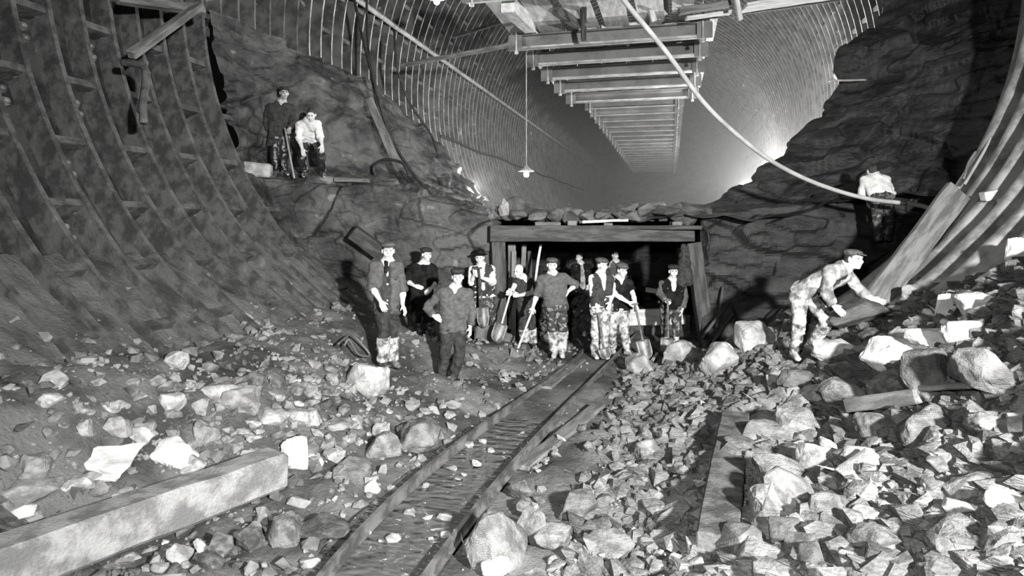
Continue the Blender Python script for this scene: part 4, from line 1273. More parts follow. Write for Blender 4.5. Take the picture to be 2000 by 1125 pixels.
def person(label, d0, base, J, yaw=0, pitch=0, roll=0, hands=('relax', 'relax'), top='cloth_dark', legs='cloth_dark', boots='boot', headgear='cap',
           capmat='cloth_mid', skinm='skin', sleeve='elbow', vest=None, hem=.10, open_front=None, scarf=False, vox=.0085, build=1.0, neckline=True, apron=None,
           lower=None, hair='hair', seed=0, trousers_end=None):
    """J: joint name -> (u, v, depth offset); L / R are the picture's left and right"""
    t = thing('person', label, 'person', P(base[0], base[1], d0), TH)
    org = np.array(t.location)
    def loc(q):
        p = P(q[0], q[1], d0 + (q[2] if len(q) > 2 else 0)) - org; return np.array([p @ RGT, p @ FWD, p[2]])
    j = {k: loc(q) for k, q in J.items()}
    hc = j['head']; nk = j['neck']; pv = j['pelvis']
    sh = {'L': j['shL'], 'R': j['shR']}; el = {'L': j['elL'], 'R': j['elR']}; wr = {'L': j['wrL'], 'R': j['wrR']}; hn = {'L': j['haL'], 'R': j['haR']}
    hip = {'L': j['hipL'], 'R': j['hipR']}; kn = {'L': j['knL'], 'R': j['knR']}; an = {'L': j['anL'], 'R': j['anR']}; to = {'L': j['toL'], 'R': j['toR']}
    lat = unit(sh['R'] - sh['L']); spine = unit(nk - pv)
    chestf = unit(np.cross(lat, spine));  # points away from the camera for someone facing it
    hx = unit(hip['R'] - hip['L'])
    # ---- head frame
    RH = np.array((Matrix.Rotation(yaw, 3, 'Z') @ Matrix.Rotation(pitch, 3, 'X') @ Matrix.Rotation(roll, 3, 'Y')))
    # head axes: x picture right, y = towards the camera when yaw is 0, z up
    B = np.array([[1, 0, 0], [0, -1, 0], [0, 0, 1]]).T.astype(float)
    def H(x, y, z): return hc + RH @ np.array([x, -y, z])
    RE = RH
    sd = Sdf(.02)
    sd.ell(H(0, -.012, .03), (.077, .094, .086), RE, k=.03); sd.ell(H(0, .02, -.03), (.060, .072, .085), RE, k=.03)
    sd.ell(H(0, .058, -.096), (.03, .026, .022), RE, k=.02)
    sd.cap(H(0, .088, .018), H(0, .110, -.028), .009, .016, k=.012)
    sd.cap(H(-.042, .078, .03), H(.042, .078, .03), .012, .012, k=.015)
    for s in (-1, 1):
        sd.ell(H(s * .040, .056, -.03), (.028, .03, .03), RE, k=.02)
        sd.ell(H(s * .031, .100, .006), (.017, .016, .012), RE, k=.01, sub=True)
        sd.ell(H(s * .079, -.005, -.005), (.012, .022, .034), RE, k=.008)
    sd.cap(H(-.02, .083, -.066), H(.02, .083, -.066), .010, .010, k=.01)
    sd.cap(H(0, -.02, -.06), nk + (hc - nk) * .12, .05, .058, k=.035)
    # ---- body under the clothes
    up_sh = (sh['L'] + sh['R']) / 2
    b_ = build
    for s in 'LR':
        ins = sh[s] * .62 + up_sh * .38; hp = hip[s]
        mid = (ins * .45 + hp * .55) * .88 + (nk * .45 + pv * .55) * .12
        sd.cap(ins - spine * .05, mid, .088 * b_, .083 * b_, k=.05); sd.cap(mid, hp, .083 * b_, .09 * b_, k=.05)
        sd.cap(nk, sh[s], .05, .05, k=.05)
        sd.cap(sh[s], el[s], .05 * b_, .041, k=.03); sd.cap(el[s], el[s] * .65 + wr[s] * .35, .041, .044, k=.02); sd.cap(el[s] * .65 + wr[s] * .35, wr[s], .044, .028, k=.02)
        sd.cap(hp, kn[s], .08, .055, k=.03); sd.cap(kn[s], kn[s] * .65 + an[s] * .35, .055, .052, k=.02); sd.cap(kn[s] * .65 + an[s] * .35, an[s], .052, .038, k=.02)
        sd.cap(an[s], an[s] * .3 + to[s] * .7, .036, .03, k=.02)
        inward = unit(pv - hn[s]) if hands[0 if s == 'L' else 1] != 'grip' else unit(np.array([0, 1.0, -.2]))
        hand(sd, wr[s], hn[s] if np.linalg.norm(hn[s] - wr[s]) > .02 else wr[s] + unit(wr[s] - el[s]) * .1, inward, hands[0 if s == 'L' else 1], 1 if s == 'L' else -1)
    sd.cap(nk, pv, .09, .1, k=.05)
    obj('body', sd.mesh('body', vox), M[skinm], t)
    # eyes and brows
    for s in (-1, 1):
        q = Sdf(.003); q.ell(H(s * .031, .082, .006), (.013, .010, .008), RE); obj('eye', q.mesh('eye', .004), M['eye'], t)
        q = Sdf(.003); q.cap(H(s * .014, .091, .024), H(s * .046, .082, .026), .006, .004); obj('eyebrow', q.mesh('eyebrow', .004), M[hair], t)
    q = Sdf(.003); q.cap(H(-.02, .091, -.067), H(.02, .091, -.067), .004, .004); obj('mouth', q.mesh('mouth', .0035), M['cloth_mid'], t)
    # hair
    hs = Sdf(.02); hs.ell(H(0, -.022, .04), (.083, .098, .088), RE); hs.ell(H(0, -.055, -.02), (.074, .06, .06), RE)
    hs.ell(H(0, .095, -.0), (.075, .075, .075), RE, k=.01, sub=True); hs.ell(H(0, .08, -.09), (.1, .09, .09), RE, sub=True)
    if headgear != 'bald':
        obj('hair', hs.mesh('hair', .008, .004, 30, seed), M[hair], t)
    if headgear == 'cap':
        c = Sdf(.02); c.ell(H(0, -.02, .088), (.104, .118, .042), RE @ np.array(Matrix.Rotation(.1, 3, 'X'))); c.ell(H(0, -.01, .068), (.088, .105, .032), RE)
        co = obj('cap', c.mesh('cap', .0085, .004, 18, seed + 1), M[capmat], t)
        p = Sdf(.01); p.ell(H(0, .10, .064), (.074, .052, .010), RE @ np.array(Matrix.Rotation(.3, 3, 'X'))); obj('peak', p.mesh('peak', .006), M[capmat], co)
    elif headgear == 'hat':
        c = Sdf(.02); c.ell(H(0, -.01, .10), (.085, .1, .07), RE); co = obj('hat', c.mesh('hat', .0085, .004, 18, seed), M[capmat], t)
        p = Sdf(.006); p.ell(H(0, .0, .062), (.15, .165, .012), RE); obj('brim', p.mesh('brim', .007), M[capmat], co)
    # ---- jacket / shirt
    hemp = pv - spine * hem
    def torso(sd, off, k=.05, low=True):
        for s in 'LR':
            ins = sh[s] * .66 + up_sh * .34; hp = hip[s]
            mid = (ins * .45 + hp * .55) * .9 + (nk * .45 + pv * .55) * .1
            sd.cap(ins - spine * .04, mid, .092 * b_ + off, .088 * b_ + off, k=k); sd.cap(mid, hp, .088 * b_ + off, .093 * b_ + off, k=k)
            if low: sd.cap(hp, hp - spine * (hem + .12) + hx * (.02 if s == 'R' else -.02), .093 * b_ + off, .1 * b_ + off, k=k)
        sd.cap(nk - spine * .06, pv, .095 * b_ + off, .1 * b_ + off, k=k)
    def shoulders(sd, off):
        for s in 'LR':
            sd.cap(nk - spine * .035, sh[s], .05 + off * .6, .052 + off, k=.05)
    def sleeves(sd, off, mode):
        for s in 'LR':
            if mode == 'none': sd.cap(sh[s], sh[s] * .82 + el[s] * .18, .056 * b_ + off, .055 + off, k=.03, fb=True); continue
            if mode == 'short': e = sh[s] * .35 + el[s] * .65; sd.cap(sh[s], e, .057 * b_ + off, .058 + off, k=.03, fb=True)
            elif mode == 'elbow': e = el[s] * .92 + wr[s] * .08; sd.cap(sh[s], el[s], .055 * b_ + off, .05 + off, k=.03); sd.cap(el[s], el[s] * .82 + wr[s] * .18, .052 + off, .054 + off, k=.015, fb=True)
            else:
                sd.cap(sh[s], el[s], .055 * b_ + off, .05 + off, k=.03); sd.cap(el[s], el[s] * .08 + wr[s] * .92, .05 + off, .04 + off, k=.02, fb=True)
    smode = sleeve
    g_ = Sdf(.04); off = .014
    torso(g_, off); shoulders(g_, off * .7); sleeves(g_, off, smode)
    # collar opening: a wedge cut below the chin
    fdir = unit(np.cross(spine, lat)) if np.cross(spine, lat)[1] < 0 else unit(np.cross(lat, spine))
    facing = J.get('face', None)
    fr = fdir if facing is None else unit(np.array(facing, float))
    if neckline:
        g_.cap(nk + fr * .07 + spine * .02, nk + fr * .125 - spine * .09, .05, .018, k=.015, sub=True)
    if open_front:
        g_.cap(nk + fr * .14 - spine * .05, pv + fr * .19 - spine * .05, .06, .115, k=.012, sub=True)
    tops = obj('jacket' if sleeve == 'full' else 'shirt', g_.mesh('top', vox * 1.25, .012, 9, seed + 2, planes=[(hemp, -spine)]), M[top], t)
    if open_front:
        u_ = Sdf(.04); torso(u_, .004, low=False); shoulders(u_, .0)
        obj('undershirt', u_.mesh('undershirt', vox * 1.3, .004, 14, seed + 8), M[open_front], t)
    if vest:
        v_ = Sdf(.04); torso(v_, off + .010, low=False); shoulders(v_, off + .004)
        for s in 'LR': v_.cap(sh[s] + (sh[s] - up_sh) * .12, sh[s] - spine * .10 + (sh[s] - up_sh) * .2, .062, .06, k=.01, sub=True)
        v_.cap(nk + fr * .07 + spine * .02, nk + fr * .15 - spine * .24, .075, .02, k=.012, sub=True)
        if vest[1:] and vest[1] == 'open': v_.cap(nk + fr * .16 - spine * .1, pv + fr * .2 - spine * .05, .05, .075, k=.01, sub=True)
        obj('waistcoat', v_.mesh('waistcoat', vox * 1.2, .004, 14, seed + 4, planes=[(pv - spine * .02, -spine)]), M[vest[0]], t)
    if scarf:
        s_ = Sdf(.02)
        for k in range(10):
            a = k / 10 * 2 * PI; b2 = (k + 1) / 10 * 2 * PI
            q0 = nk + spine * .03 + lat * .062 * math.cos(a) + fr * .062 * math.sin(a); q1 = nk + spine * .03 + lat * .062 * math.cos(b2) + fr * .062 * math.sin(b2)
            s_.cap(q0, q1, .024, .024)
        s_.cap(nk + fr * .085, nk + fr * .115 - spine * .12, .03, .02)
        obj('neckerchief', s_.mesh('neckerchief', .009, .004, 20, seed), M['cloth_black'], t)
    # ---- trousers
    tr = Sdf(.04)
    tr.cap(hip['L'], hip['R'], .104 * b_, .104 * b_, k=.05); tr.cap(pv + spine * .1, pv, .098 * b_, .1 * b_, k=.05)
    for s in 'LR':
        e = .94 if trousers_end is None else trousers_end
        tr.cap(hip[s], kn[s], .1, .074, k=.045); tr.cap(kn[s], kn[s] * (1 - e) + an[s] * e, .075, .066, k=.02, fb=True)
    obj('trousers', tr.mesh('trousers', vox * 1.25, .016, 9, seed + 5, planes=[(pv + spine * .13, spine)]), M[legs], t)
    if lower:     # a different, mud-caked lower leg: sacking gaiters tied below the knee
        for s in 'LR':
            g2 = Sdf(.02); a0 = kn[s] * .9 + an[s] * .1; g2.cap(a0, kn[s] * .06 + an[s] * .94, .092, .084, k=.02, fa=True, fb=True)
            obj('gaiter', g2.mesh('gaiter', vox * 1.2, .010, 12, seed + 7), M[lower], t)
    if apron:
        a_ = Sdf(.03); a_.cap(pv + fr * .1 + spine * .35, pv + fr * .12 - spine * .3, .02, .11, k=.03); obj('apron', a_.mesh('apron', .012, .006, 10, seed), M[apron], t)
    # ---- boots
    for s in 'LR':
        b2 = Sdf(.025); td = to[s] - an[s]; fl = unit(np.array([td[0], td[1], 0])) if np.hypot(td[0], td[1]) > .01 else np.array([0, -1.0, 0])
        soz = an[s][2] - .075
        heel = np.array([an[s][0] - fl[0] * .04, an[s][1] - fl[1] * .04, soz + .035]); toe = np.array([an[s][0] + fl[0] * .165, an[s][1] + fl[1] * .165, soz + .03])
        b2.cap(an[s] + unit(kn[s] - an[s]) * .09, an[s], .052, .05, fa=True); b2.cap(an[s], heel, .048, .042); b2.cap(heel, toe, .042, .038); b2.cap(an[s], toe, .045, .036)
        obj('boot', b2.mesh('boot', .010, .002, 20, seed, planes=[((0, 0, soz), (0, 0, -1))]), M[boots], t)
    PEOPLE.append(t)
    return t


def lim(**k): return k


# 1: capped man with rolled sleeves, far left of the group
person('tall capped man in open jacket with rolled sleeves and mud-splashed trousers, leftmost of the group', 8.8, (757, 722), lim(
    head=(758, 490, 0), neck=(757, 513, .03), shL=(731, 520, 0), shR=(779, 521, .0), elL=(726, 560, -.1), wrL=(743, 588, -.26), haL=(749, 601, -.3),
    elR=(787, 566, .03), wrR=(786, 594, -.03), haR=(792, 608, -.06), pelvis=(758, 597, .03), hipL=(746, 602, .0), hipR=(769, 602, .06),
    knL=(750, 652, -.06), knR=(766, 653, .12), anL=(748, 708, .0), anR=(766, 706, .16), toL=(756, 722, -.2), toR=(782, 715, .05)),
    yaw=.25, top='cloth_mid', legs='cloth_dark', capmat='cloth_mid', sleeve='elbow', open_front='cloth_dark', scarf=True, hem=.10, lower='mud_trouser', seed=1, build=.93)
# 2: man in black, hand on hip
person('man in black jersey and cap with one hand on his belt, behind the leftmost man', 11.3, (828, 672), lim(
    head=(833, 497, 0), neck=(829, 515, .04), shL=(803, 523, -.05), shR=(846, 524, .1), elL=(795, 549, -.04), wrL=(809, 558, -.14), haL=(820, 561, -.16),
    elR=(850, 549, .1), wrR=(843, 562, -.02), haR=(838, 567, -.05), pelvis=(824, 580, .04), hipL=(814, 584, .02), hipR=(834, 584, .08),
    knL=(814, 625, -.02), knR=(836, 625, .06), anL=(818, 662, .05), anR=(841, 664, .1), toL=(822, 672, -.15), toR=(850, 672, -.08)),
    yaw=.55, top='cloth_black', legs='cloth_black', capmat='cloth_dark', sleeve='elbow', hands=('flat', 'relax'), lower='mud_dark_trouser', neckline=False, seed=2)
# 3: man in buttoned jacket, hand on hip, front
person('man in dusty buttoned jacket and dark trousers, hand on hip, standing foremost', 9.4, (876, 750), lim(
    head=(894, 541, 0), neck=(889, 563, .04), shL=(862, 571, 0), shR=(915, 573, .02), elL=(835, 600, .06), wrL=(847, 617, -.02), haL=(855, 621, -.05),
    elR=(923, 610, .03), wrR=(918, 637, -.04), haR=(919, 652, -.08), pelvis=(886, 640, .04), hipL=(874, 645, .02), hipR=(898, 645, .06),
    knL=(869, 692, -.02), knR=(897, 692, .0), anL=(862, 737, .05), anR=(886, 738, .03), toL=(855, 750, -.15), toR=(896, 750, -.15)),
    yaw=.1, top='cloth_mid', legs='cloth_dark', capmat='cloth_dark', sleeve='full', hands=('hip', 'relax'), hem=.08, seed=3)
# 4: bearded man with clasped hands
person('man in brimmed hat with bare forearms clasped at his chest beside the portal post', 12.0, (955, 665), lim(
    head=(937, 503, 0), neck=(940, 518, .05), shL=(923, 527, .0), shR=(959, 526, .04), elL=(921, 551, -.02), wrL=(926, 536, -.17), haL=(930, 527, -.2),
    elR=(962, 550, -.04), wrR=(937, 541, -.2), haR=(929, 535, -.24), pelvis=(945, 578, .04), hipL=(936, 582, .02), hipR=(956, 582, .06),
    knL=(944, 622, -.05), knR=(962, 618, -.05), anL=(946, 655, .0), anR=(968, 655, .02), toL=(944, 664, -.18), toR=(974, 664, -.16)),
    yaw=-.1, pitch=.1, top='cloth_light', legs='mud_dark_trouser', capmat='cloth_black', headgear='hat', sleeve='elbow', hands=('grip', 'grip'), vest=('cloth_dark', 'open'),
    skinm='skin', seed=4, hem=.02)
# 5: bare-headed shoveller
person('bare-armed man in dark waistcoat bending over a shovel at the left portal post', 11.75, (1032, 680), lim(
    head=(1013, 529, -.1), neck=(1020, 543, .0), shL=(1008, 551, -.08), shR=(1034, 549, .1), elL=(1000, 568, -.2), wrL=(998, 575, -.38), haL=(994, 571, -.45),
    elR=(1039, 572, -.02), wrR=(1014, 577, -.22), haR=(1003, 576, -.3), pelvis=(1030, 597, .1), hipL=(1021, 600, .06), hipR=(1039, 600, .14),
    knL=(1022, 638, -.1), knR=(1038, 638, .0), anL=(1026, 668, .0), anR=(1042, 670, .1), toL=(1021, 678, -.2), toR=(1046, 680, -.12)),
    yaw=-.7, pitch=.25, top='cloth_dark', legs='cloth_dark', headgear='bald', sleeve='none', hands=('grip', 'grip'), skinm='skin', lower='mud_trouser', seed=5, hem=.03)
# 6: smiling man, hand on hip, with shovel
person('capped man in short-sleeved dark jersey and pale boots, hand on hip, leaning on a shovel', 10.95, (1089, 697), lim(
    head=(1078, 518, 0), neck=(1079, 536, .04), shL=(1058, 545, 0), shR=(1103, 542, .03), elL=(1049, 574, -.03), wrL=(1041, 600, -.12), haL=(1038, 611, -.18),
    elR=(1124, 556, .08), wrR=(1110, 569, .02), haR=(1102, 576, -.02), pelvis=(1086, 596, .04), hipL=(1076, 600, .04), hipR=(1097, 600, .06),
    knL=(1079, 642, -.05), knR=(1100, 642, -.02), anL=(1083, 687, .02), anR=(1097, 687, .05), toL=(1081, 697, -.2), toR=(1099, 697, -.18)),
    yaw=.05, roll=.06, top='cloth_mid', legs='mud_dark_trouser', boots='boot_pale', capmat='cloth_mid', sleeve='elbow', hands=('grip', 'hip'), neckline=False, lower='mud_trouser', seed=6, hem=.0, trousers_end=.8)
# 7: far man in long coat
person('man in long dark coat standing deep inside the drift, seen between two shovellers', 16.2, (1136, 626), lim(
    head=(1131, 503, 0), neck=(1134, 515, .05), shL=(1121, 522, 0), shR=(1148, 521, .08), elL=(1119, 545, .0), wrL=(1122, 566, -.05), haL=(1123, 574, -.1),
    elR=(1153, 542, .05), wrR=(1150, 556, -.1), haR=(1148, 563, -.15), pelvis=(1136, 563, .04), hipL=(1130, 566, .03), hipR=(1142, 566, .05),
    knL=(1130, 595, 0), knR=(1143, 595, .02), anL=(1131, 620, .03), anR=(1143, 620, .06), toL=(1129, 626, -.2), toR=(1146, 626, -.15)),
    yaw=-.5, top='cloth_black', legs='cloth_black', headgear='hair', sleeve='full', hem=.34, open_front='cloth_dusty', seed=7, vox=.011)
# 8: waistcoat, white shirt
person('capped man in white shirt sleeves, dark waistcoat and pale muddy trousers, centre of the portal', 10.9, (1172, 700), lim(
    head=(1176, 518, 0), neck=(1172, 537, .04), shL=(1157, 545, -.04), shR=(1192, 545, .1), elL=(1160, 574, .0), wrL=(1167, 602, -.1), haL=(1170, 615, -.14),
    elR=(1196, 572, .1), wrR=(1192, 590, -.08), haR=(1190, 600, -.16), pelvis=(1174, 598, .06), hipL=(1165, 602, .02), hipR=(1184, 602, .1),
    knL=(1163, 645, -.03), knR=(1182, 645, .05), anL=(1161, 689, .05), anR=(1178, 690, .1), toL=(1168, 700, -.18), toR=(1190, 700, -.12)),
    yaw=.5, top='cloth_light', legs='mud_trouser', boots='boot_pale', capmat='cloth_mid', sleeve='elbow', hands=('grip', 'relax'), vest=('cloth_dark',), seed=8, hem=.0)
# 9: far man behind
person('bare-headed man half hidden behind the capped shovellers, deep in the drift', 16.0, (1204, 628), lim(
    head=(1201, 498, 0), neck=(1203, 511, .04), shL=(1189, 518, 0), shR=(1216, 518, .05), elL=(1184, 535, -.1), wrL=(1190, 520, -.25), haL=(1192, 513, -.3),
    elR=(1220, 540, .0), wrR=(1219, 560, -.05), haR=(1218, 568, -.1), pelvis=(1204, 562, .04), hipL=(1198, 565, .03), hipR=(1210, 565, .05),
    knL=(1198, 595, 0), knR=(1210, 595, .02), anL=(1198, 621, .03), anR=(1211, 621, .06), toL=(1196, 628, -.2), toR=(1214, 628, -.15)),
    yaw=.5, top='cloth_mid', legs='cloth_black', headgear='hair', sleeve='full', seed=9, vox=.011)
# 10: shoveller in braces
person('man in knitted cap and dark shirt stooping with both hands on a shovel', 11.2, (1212, 698), lim(
    head=(1215, 528, -.05), neck=(1209, 545, .03), shL=(1193, 555, -.05), shR=(1229, 554, .06), elL=(1203, 576, -.12), wrL=(1228, 591, -.22), haL=(1240, 597, -.26),
    elR=(1236, 574, -.02), wrR=(1242, 596, -.18), haR=(1244, 607, -.24), pelvis=(1207, 604, .1), hipL=(1197, 608, .06), hipR=(1217, 608, .12),
    knL=(1196, 650, .0), knR=(1219, 646, -.06), anL=(1196, 686, .2), anR=(1226, 684, .06), toL=(1208, 696, .0), toR=(1240, 694, -.12)),
    yaw=.35, pitch=.1, top='cloth_black', legs='mud_trouser', boots='boot_pale', headgear='cap', capmat='cloth_mid', sleeve='short', hands=('grip', 'grip'), seed=10, hem=.0)
# 11: man with open waistcoat at the right post
person('young man in open waistcoat and knee-length trousers resting a shovel, at the right portal post', 11.9, (1308, 690), lim(
    head=(1315, 530, 0), neck=(1313, 548, .04), shL=(1294, 555, 0), shR=(1333, 556, .02), elL=(1288, 575, .0), wrL=(1299, 586, -.16), haL=(1305, 590, -.22),
    elR=(1337, 580, .04), wrR=(1333, 603, -.02), haR=(1331, 614, -.06), pelvis=(1311, 601, .05), hipL=(1301, 604, .04), hipR=(1321, 604, .07),
    knL=(1299, 642, .0), knR=(1321, 642, .02), anL=(1299, 680, .05), anR=(1321, 680, .08), toL=(1294, 690, -.18), toR=(1326, 690, -.15)),
    yaw=.0, top='cloth_mid', legs='mud_dark_trouser', boots='cloth_black', capmat='cloth_dark', sleeve='full', hands=('grip', 'relax'), vest=('cloth_black', 'open'), open_front='cloth_light', seed=11, hem=.0, trousers_end=.35)
# 12: crouching man leaning on the slab
person('capped man in dust-whitened suit crouching with both hands on the dark slab', 8.1, (1560, 700), lim(
    head=(1668, 507, -.22), neck=(1650, 522, -.12), shL=(1622, 530, -.32), shR=(1655, 537, .06), elL=(1614, 571, -.36), wrL=(1628, 597, -.42), haL=(1642, 609, -.44),
    elR=(1681, 569, .02), wrR=(1700, 584, -.16), haR=(1716, 588, -.2), pelvis=(1566, 566, .0), hipL=(1559, 574, -.06), hipR=(1578, 574, .1),
    knL=(1562, 630, -.2), knR=(1616, 628, -.1), anL=(1551, 688, -.02), anR=(1584, 672, .2), toL=(1562, 702, -.25), toR=(1600, 688, .1), face=(.55, -.3, -.75)),
    yaw=.45, pitch=-.05, roll=.12, top='cloth_dusty', legs='mud_trouser', boots='boot_pale', capmat='cloth_mid', sleeve='full', hands=('flat', 'flat'), hem=.10, open_front='cloth_dark', seed=12, vox=.0075)
# 13: man in white shirt bending away at the right cliff
person('man in bright white shirt bending towards the right cliff, seen from behind', 11.15, (1722, 474), lim(
    head=(1703, 334, .26), neck=(1708, 343, .22), shL=(1688, 352, .2), shR=(1731, 352, .2), elL=(1684, 378, .26), wrL=(1694, 392, .34), haL=(1698, 402, .38),
    elR=(1741, 378, .3), wrR=(1735, 392, .4), haR=(1730, 400, .44), pelvis=(1723, 386, .0), hipL=(1713, 389, .0), hipR=(1734, 389, .0),
    knL=(1713, 428, .0), knR=(1736, 428, .0), anL=(1717, 462, .0), anR=(1733, 460, .04), toL=(1712, 471, .2), toR=(1738, 470, .22), face=(0, 1, -.3)),
    yaw=PI, pitch=0, top='cloth_light', legs='mud_dark_trouser', headgear='hair', sleeve='elbow', neckline=False, hem=-.05, seed=13)
# 14: man on the left ledge in long coat
person('man in long dark coat and cap standing on the left ledge with a bar', 12.4, (544, 343), lim(
    head=(555, 182, 0), neck=(550, 200, .05), shL=(526, 210, -.02), shR=(568, 211, .08), elL=(520, 240, .06), wrL=(530, 262, .08), haL=(538, 268, .1),
    elR=(571, 238, .04), wrR=(566, 250, -.12), haR=(563, 258, -.18), pelvis=(545, 265, .05), hipL=(536, 269, .02), hipR=(555, 269, .08),
    knL=(537, 304, 0), knR=(554, 304, .03), anL=(539, 335, .03), anR=(555, 334, .08), toL=(536, 344, -.2), toR=(566, 343, -.1)),
    yaw=.5, top='cloth_dark', legs='gloss_black', capmat='cloth_dark', sleeve='full', hands=('relax', 'grip'), hem=.22, skinm='skin_dirty', seed=14)
# 15: man leaning forward on the ledge
person('bare-headed man in pale vest leaning forward with hands on his knees on the left ledge', 12.3, (612, 346), lim(
    head=(608, 224, -.32), neck=(602, 236, -.22), shL=(585, 244, -.18), shR=(620, 243, -.18), elL=(584, 270, -.2), wrL=(590, 290, -.26), haL=(592, 299, -.28),
    elR=(625, 266, -.2), wrR=(629, 283, -.26), haR=(629, 293, -.28), pelvis=(605, 274, .16), hipL=(596, 279, .14), hipR=(617, 279, .14),
    knL=(590, 309, -.16), knR=(628, 309, -.16), anL=(596, 338, .0), anR=(629, 338, .0), toL=(592, 346, -.2), toR=(634, 346, -.2), face=(0, -.6, -.8)),
    yaw=.1, pitch=.55, top='cloth_light', legs='gloss_black', headgear='hair', sleeve='elbow', hands=('relax', 'relax'), seed=15, hem=-.02)


# ------------------------------------------------------------------ shovels and bars
def shovel(top, bot, tip, wpx, label, shaft='wood_mid', bend=0.0):
    A = P(*top); Bq = P(*bot); T = P(*tip); t = thing('shovel', label, 'shovel', T)
    A = A - np.array(t.location); Bq = Bq - np.array(t.location); T = T * 0
    mb = MB(); mid = (A + Bq) / 2 + RGT * bend; mb.tube(spline([A, mid, Bq, Bq * .75 + T * .25], 8), .019, 8); mb.build('shaft', M[shaft], t, True)
    ax = unit(Bq - A); sx = unit(RGT - ax * (RGT @ ax))
    mb = MB(); mb.tube([A - sx * .06, A + sx * .06], .017, 8); mb.build('handle', M[shaft], t, True)
    # dished blade with a rounded point
    L = np.linalg.norm(T - Bq); dn = unit(T - Bq); wx = unit(RGT - dn * (RGT @ dn)); nz = np.cross(wx, dn)
    V = []; F = []; nu, nv = 9, 9
    for sgn in (0, 1):
        for i in range(nv):
            s = i / (nv - 1); half = wpx * (.5 if s < .55 else .5 * math.sqrt(max(0.02, 1 - ((s - .55) / .46) ** 2)))
            for k in range(nu):
                q = (k / (nu - 1) * 2 - 1)
                V.append(Bq + dn * L * s + wx * half * q + nz * (.045 * (q * q - .5) + .03 * s * s + (sgn * .006)))
    N0 = nu * nv
    for sgn in (0, 1):
        for i in range(nv - 1):
            for k in range(nu - 1):
                f = (sgn * N0 + i * nu + k, sgn * N0 + i * nu + k + 1, sgn * N0 + (i + 1) * nu + k + 1, sgn * N0 + (i + 1) * nu + k); F.append(f if sgn else f[::-1])
    rim = [i * nu for i in range(nv)] + [(nv - 1) * nu + k for k in range(1, nu)] + [i * nu + nu - 1 for i in range(nv - 2, -1, -1)] + [k for k in range(nu - 2, 0, -1)]
    for a_, b_ in zip(rim, rim[1:] + rim[:1]): F.append((a_, b_, b_ + N0, a_ + N0))
    obj('blade', mesh('blade', V, F, True), M['blade'], t)
    return t


shovel((999, 566, 11.3), (980, 632, 11.2), (968, 668, 11.1), .24, 'pale-shafted shovel held by the bare-armed man at the left post', 'wood_pale')
shovel((1040, 606, 10.75), (1012, 680, 10.6), (1006, 716, 10.6), .22, 'shovel with a bowed pale shaft held by the man with hand on hip', 'wood_pale', -.0)
shovel((1169, 612, 10.72), (1179, 680, 10.65), (1186, 700, 10.6), .2, 'shovel held upright by the man in white shirt sleeves', 'wood_mid')
shovel((1240, 594, 10.94), (1255, 664, 10.7), (1266, 702, 10.6), .24, 'shovel gripped with both hands by the stooping man', 'wood_mid')
shovel((1304, 586, 11.66), (1305, 660, 11.5), (1303, 697, 11.45), .26, 'broad upright shovel under the young man’s hand', 'wood_mid')
shovel((935, 524, 11.72), (942, 600, 11.5), (945, 640, 11.4), .22, 'dark shovel propped under the clasped hands of the man in the hat', 'wood_dark')
mb = MB(); mb.tube([P(556, 250, 12.2), P(575, 348, 12.1)], .018, 8); o = mb.build('drill_bar', M['steel_light'], None, True); tag(o, 'long iron bar held by the man in the long coat', 'bar')

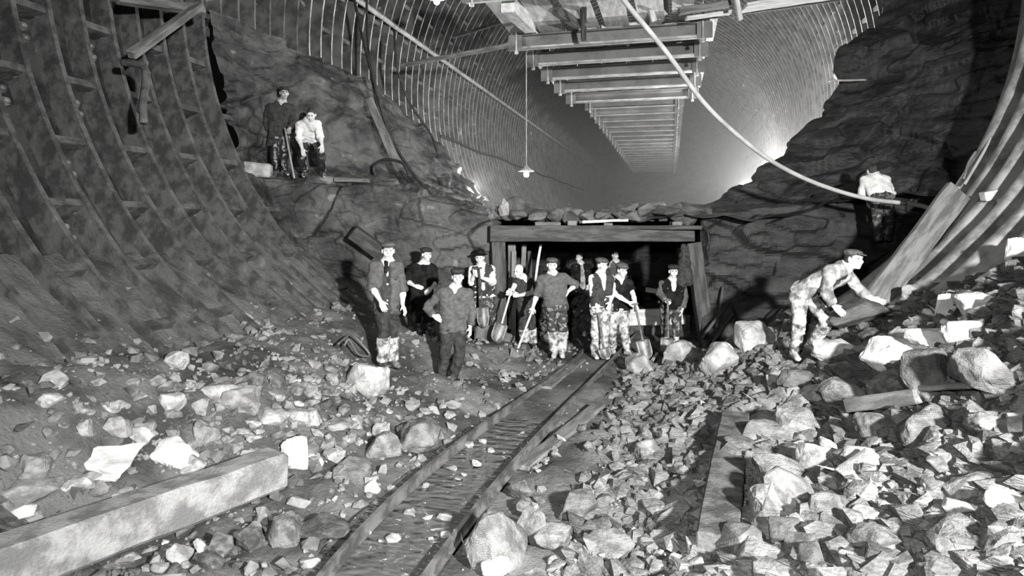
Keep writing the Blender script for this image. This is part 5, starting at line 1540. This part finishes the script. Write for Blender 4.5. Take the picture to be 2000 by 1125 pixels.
# coat hung on the right post of the portal
c = Sdf(.03); q0 = P(1336, 484, 11.95)
for du, dv, r0, r1 in ((0, 30, .05, .11), (-6, 70, .06, .10), (7, 64, .06, .1)):
    c.cap(q0, P(1336 + du, 484 + dv, 11.9), r0, r1)
o = obj('hanging_coat', c.mesh('hanging_coat', .012, .014, 10, 4, planes=[(P(1336, 560, 11.9), (0, 0, -1))]), M['cloth_dark']); tag(o, 'dark coat hanging on the right post of the portal', 'coat')
tubeobj('wire_tangle', [G(660, 690)[0] + UP * .12, G(685, 682)[0] + UP * .2, G(705, 690)[0] + UP * .14, G(722, 702)[0] + UP * .06, G(700, 706)[0] + UP * .1, G(682, 696)[0] + UP * .22, G(672, 690)[0] + UP * .1], .015, 'steel', 'twisted wire rope lying left of the tall capped man', 'rope')
# bucket in front of the lamp behind the left rock
mb = MB(); mb.lathe([(.13, 0), (.17, .3), (.155, .3), (.12, .02)], 18); bk = thing('bucket', 'dark metal bucket on the bench near the bright ribs', 'bucket', P(868, 372, 15.2)); mb.build('body', M['iron'], bk, True)
mb = MB(); mb.tube([(-.165 * math.cos(a), 0, .3 + .16 * math.sin(a)) for a in np.linspace(0, PI, 13)], .008, 6); mb.build('handle', M['steel'], bk, True)

# ------------------------------------------------------------------ dusty haze hanging in the finished part of the tunnel
mb = MB(); n = 40
hz = bpy.data.materials.new('dusty_haze'); hz.use_nodes = True; nt = hz.node_tree; nt.nodes.clear()
vo = nt.nodes.new('ShaderNodeVolumePrincipled'); vo.inputs['Color'].default_value = g(.9); vo.inputs['Density'].default_value = .0065; vo.inputs['Anisotropy'].default_value = .2
ou = nt.nodes.new('ShaderNodeOutputMaterial'); nt.links.new(vo.outputs[0], ou.inputs['Volume'])
pr = [cyl(a, RT - .05, 0, 1) for a in np.linspace(52 * D2R, (360 - 52) * D2R, n)]
V = [(x, 16.5, z) for x, _, z in pr] + [(x, 76.5, z) for x, _, z in pr]
F = [(i, (i + 1) % n, (i + 1) % n + n, i + n) for i in range(n)] + [tuple(range(n - 1, -1, -1)), tuple(range(n, 2 * n))]
me = mesh('haze', V, F); bm = bmesh.new(); bm.from_mesh(me); bmesh.ops.recalc_face_normals(bm, faces=bm.faces)
bm.to_mesh(me); bm.free()
o = obj('haze', me, hz); tag(o, 'dusty lamplit haze filling the distant tunnel', 'haze', kind='stuff')

# far end of the tunnel
V = [(x, 77, z) for x, _, z in [cyl(a, RSK + .1, 0, 1) for a in np.linspace(0, 2 * PI, 48, endpoint=False)]]
o = obj('wall_far_end', mesh('wall_far_end', V, [tuple(range(48))]), M['rock_left']); struct(o, 'dim far end of the tunnel', 'wall')
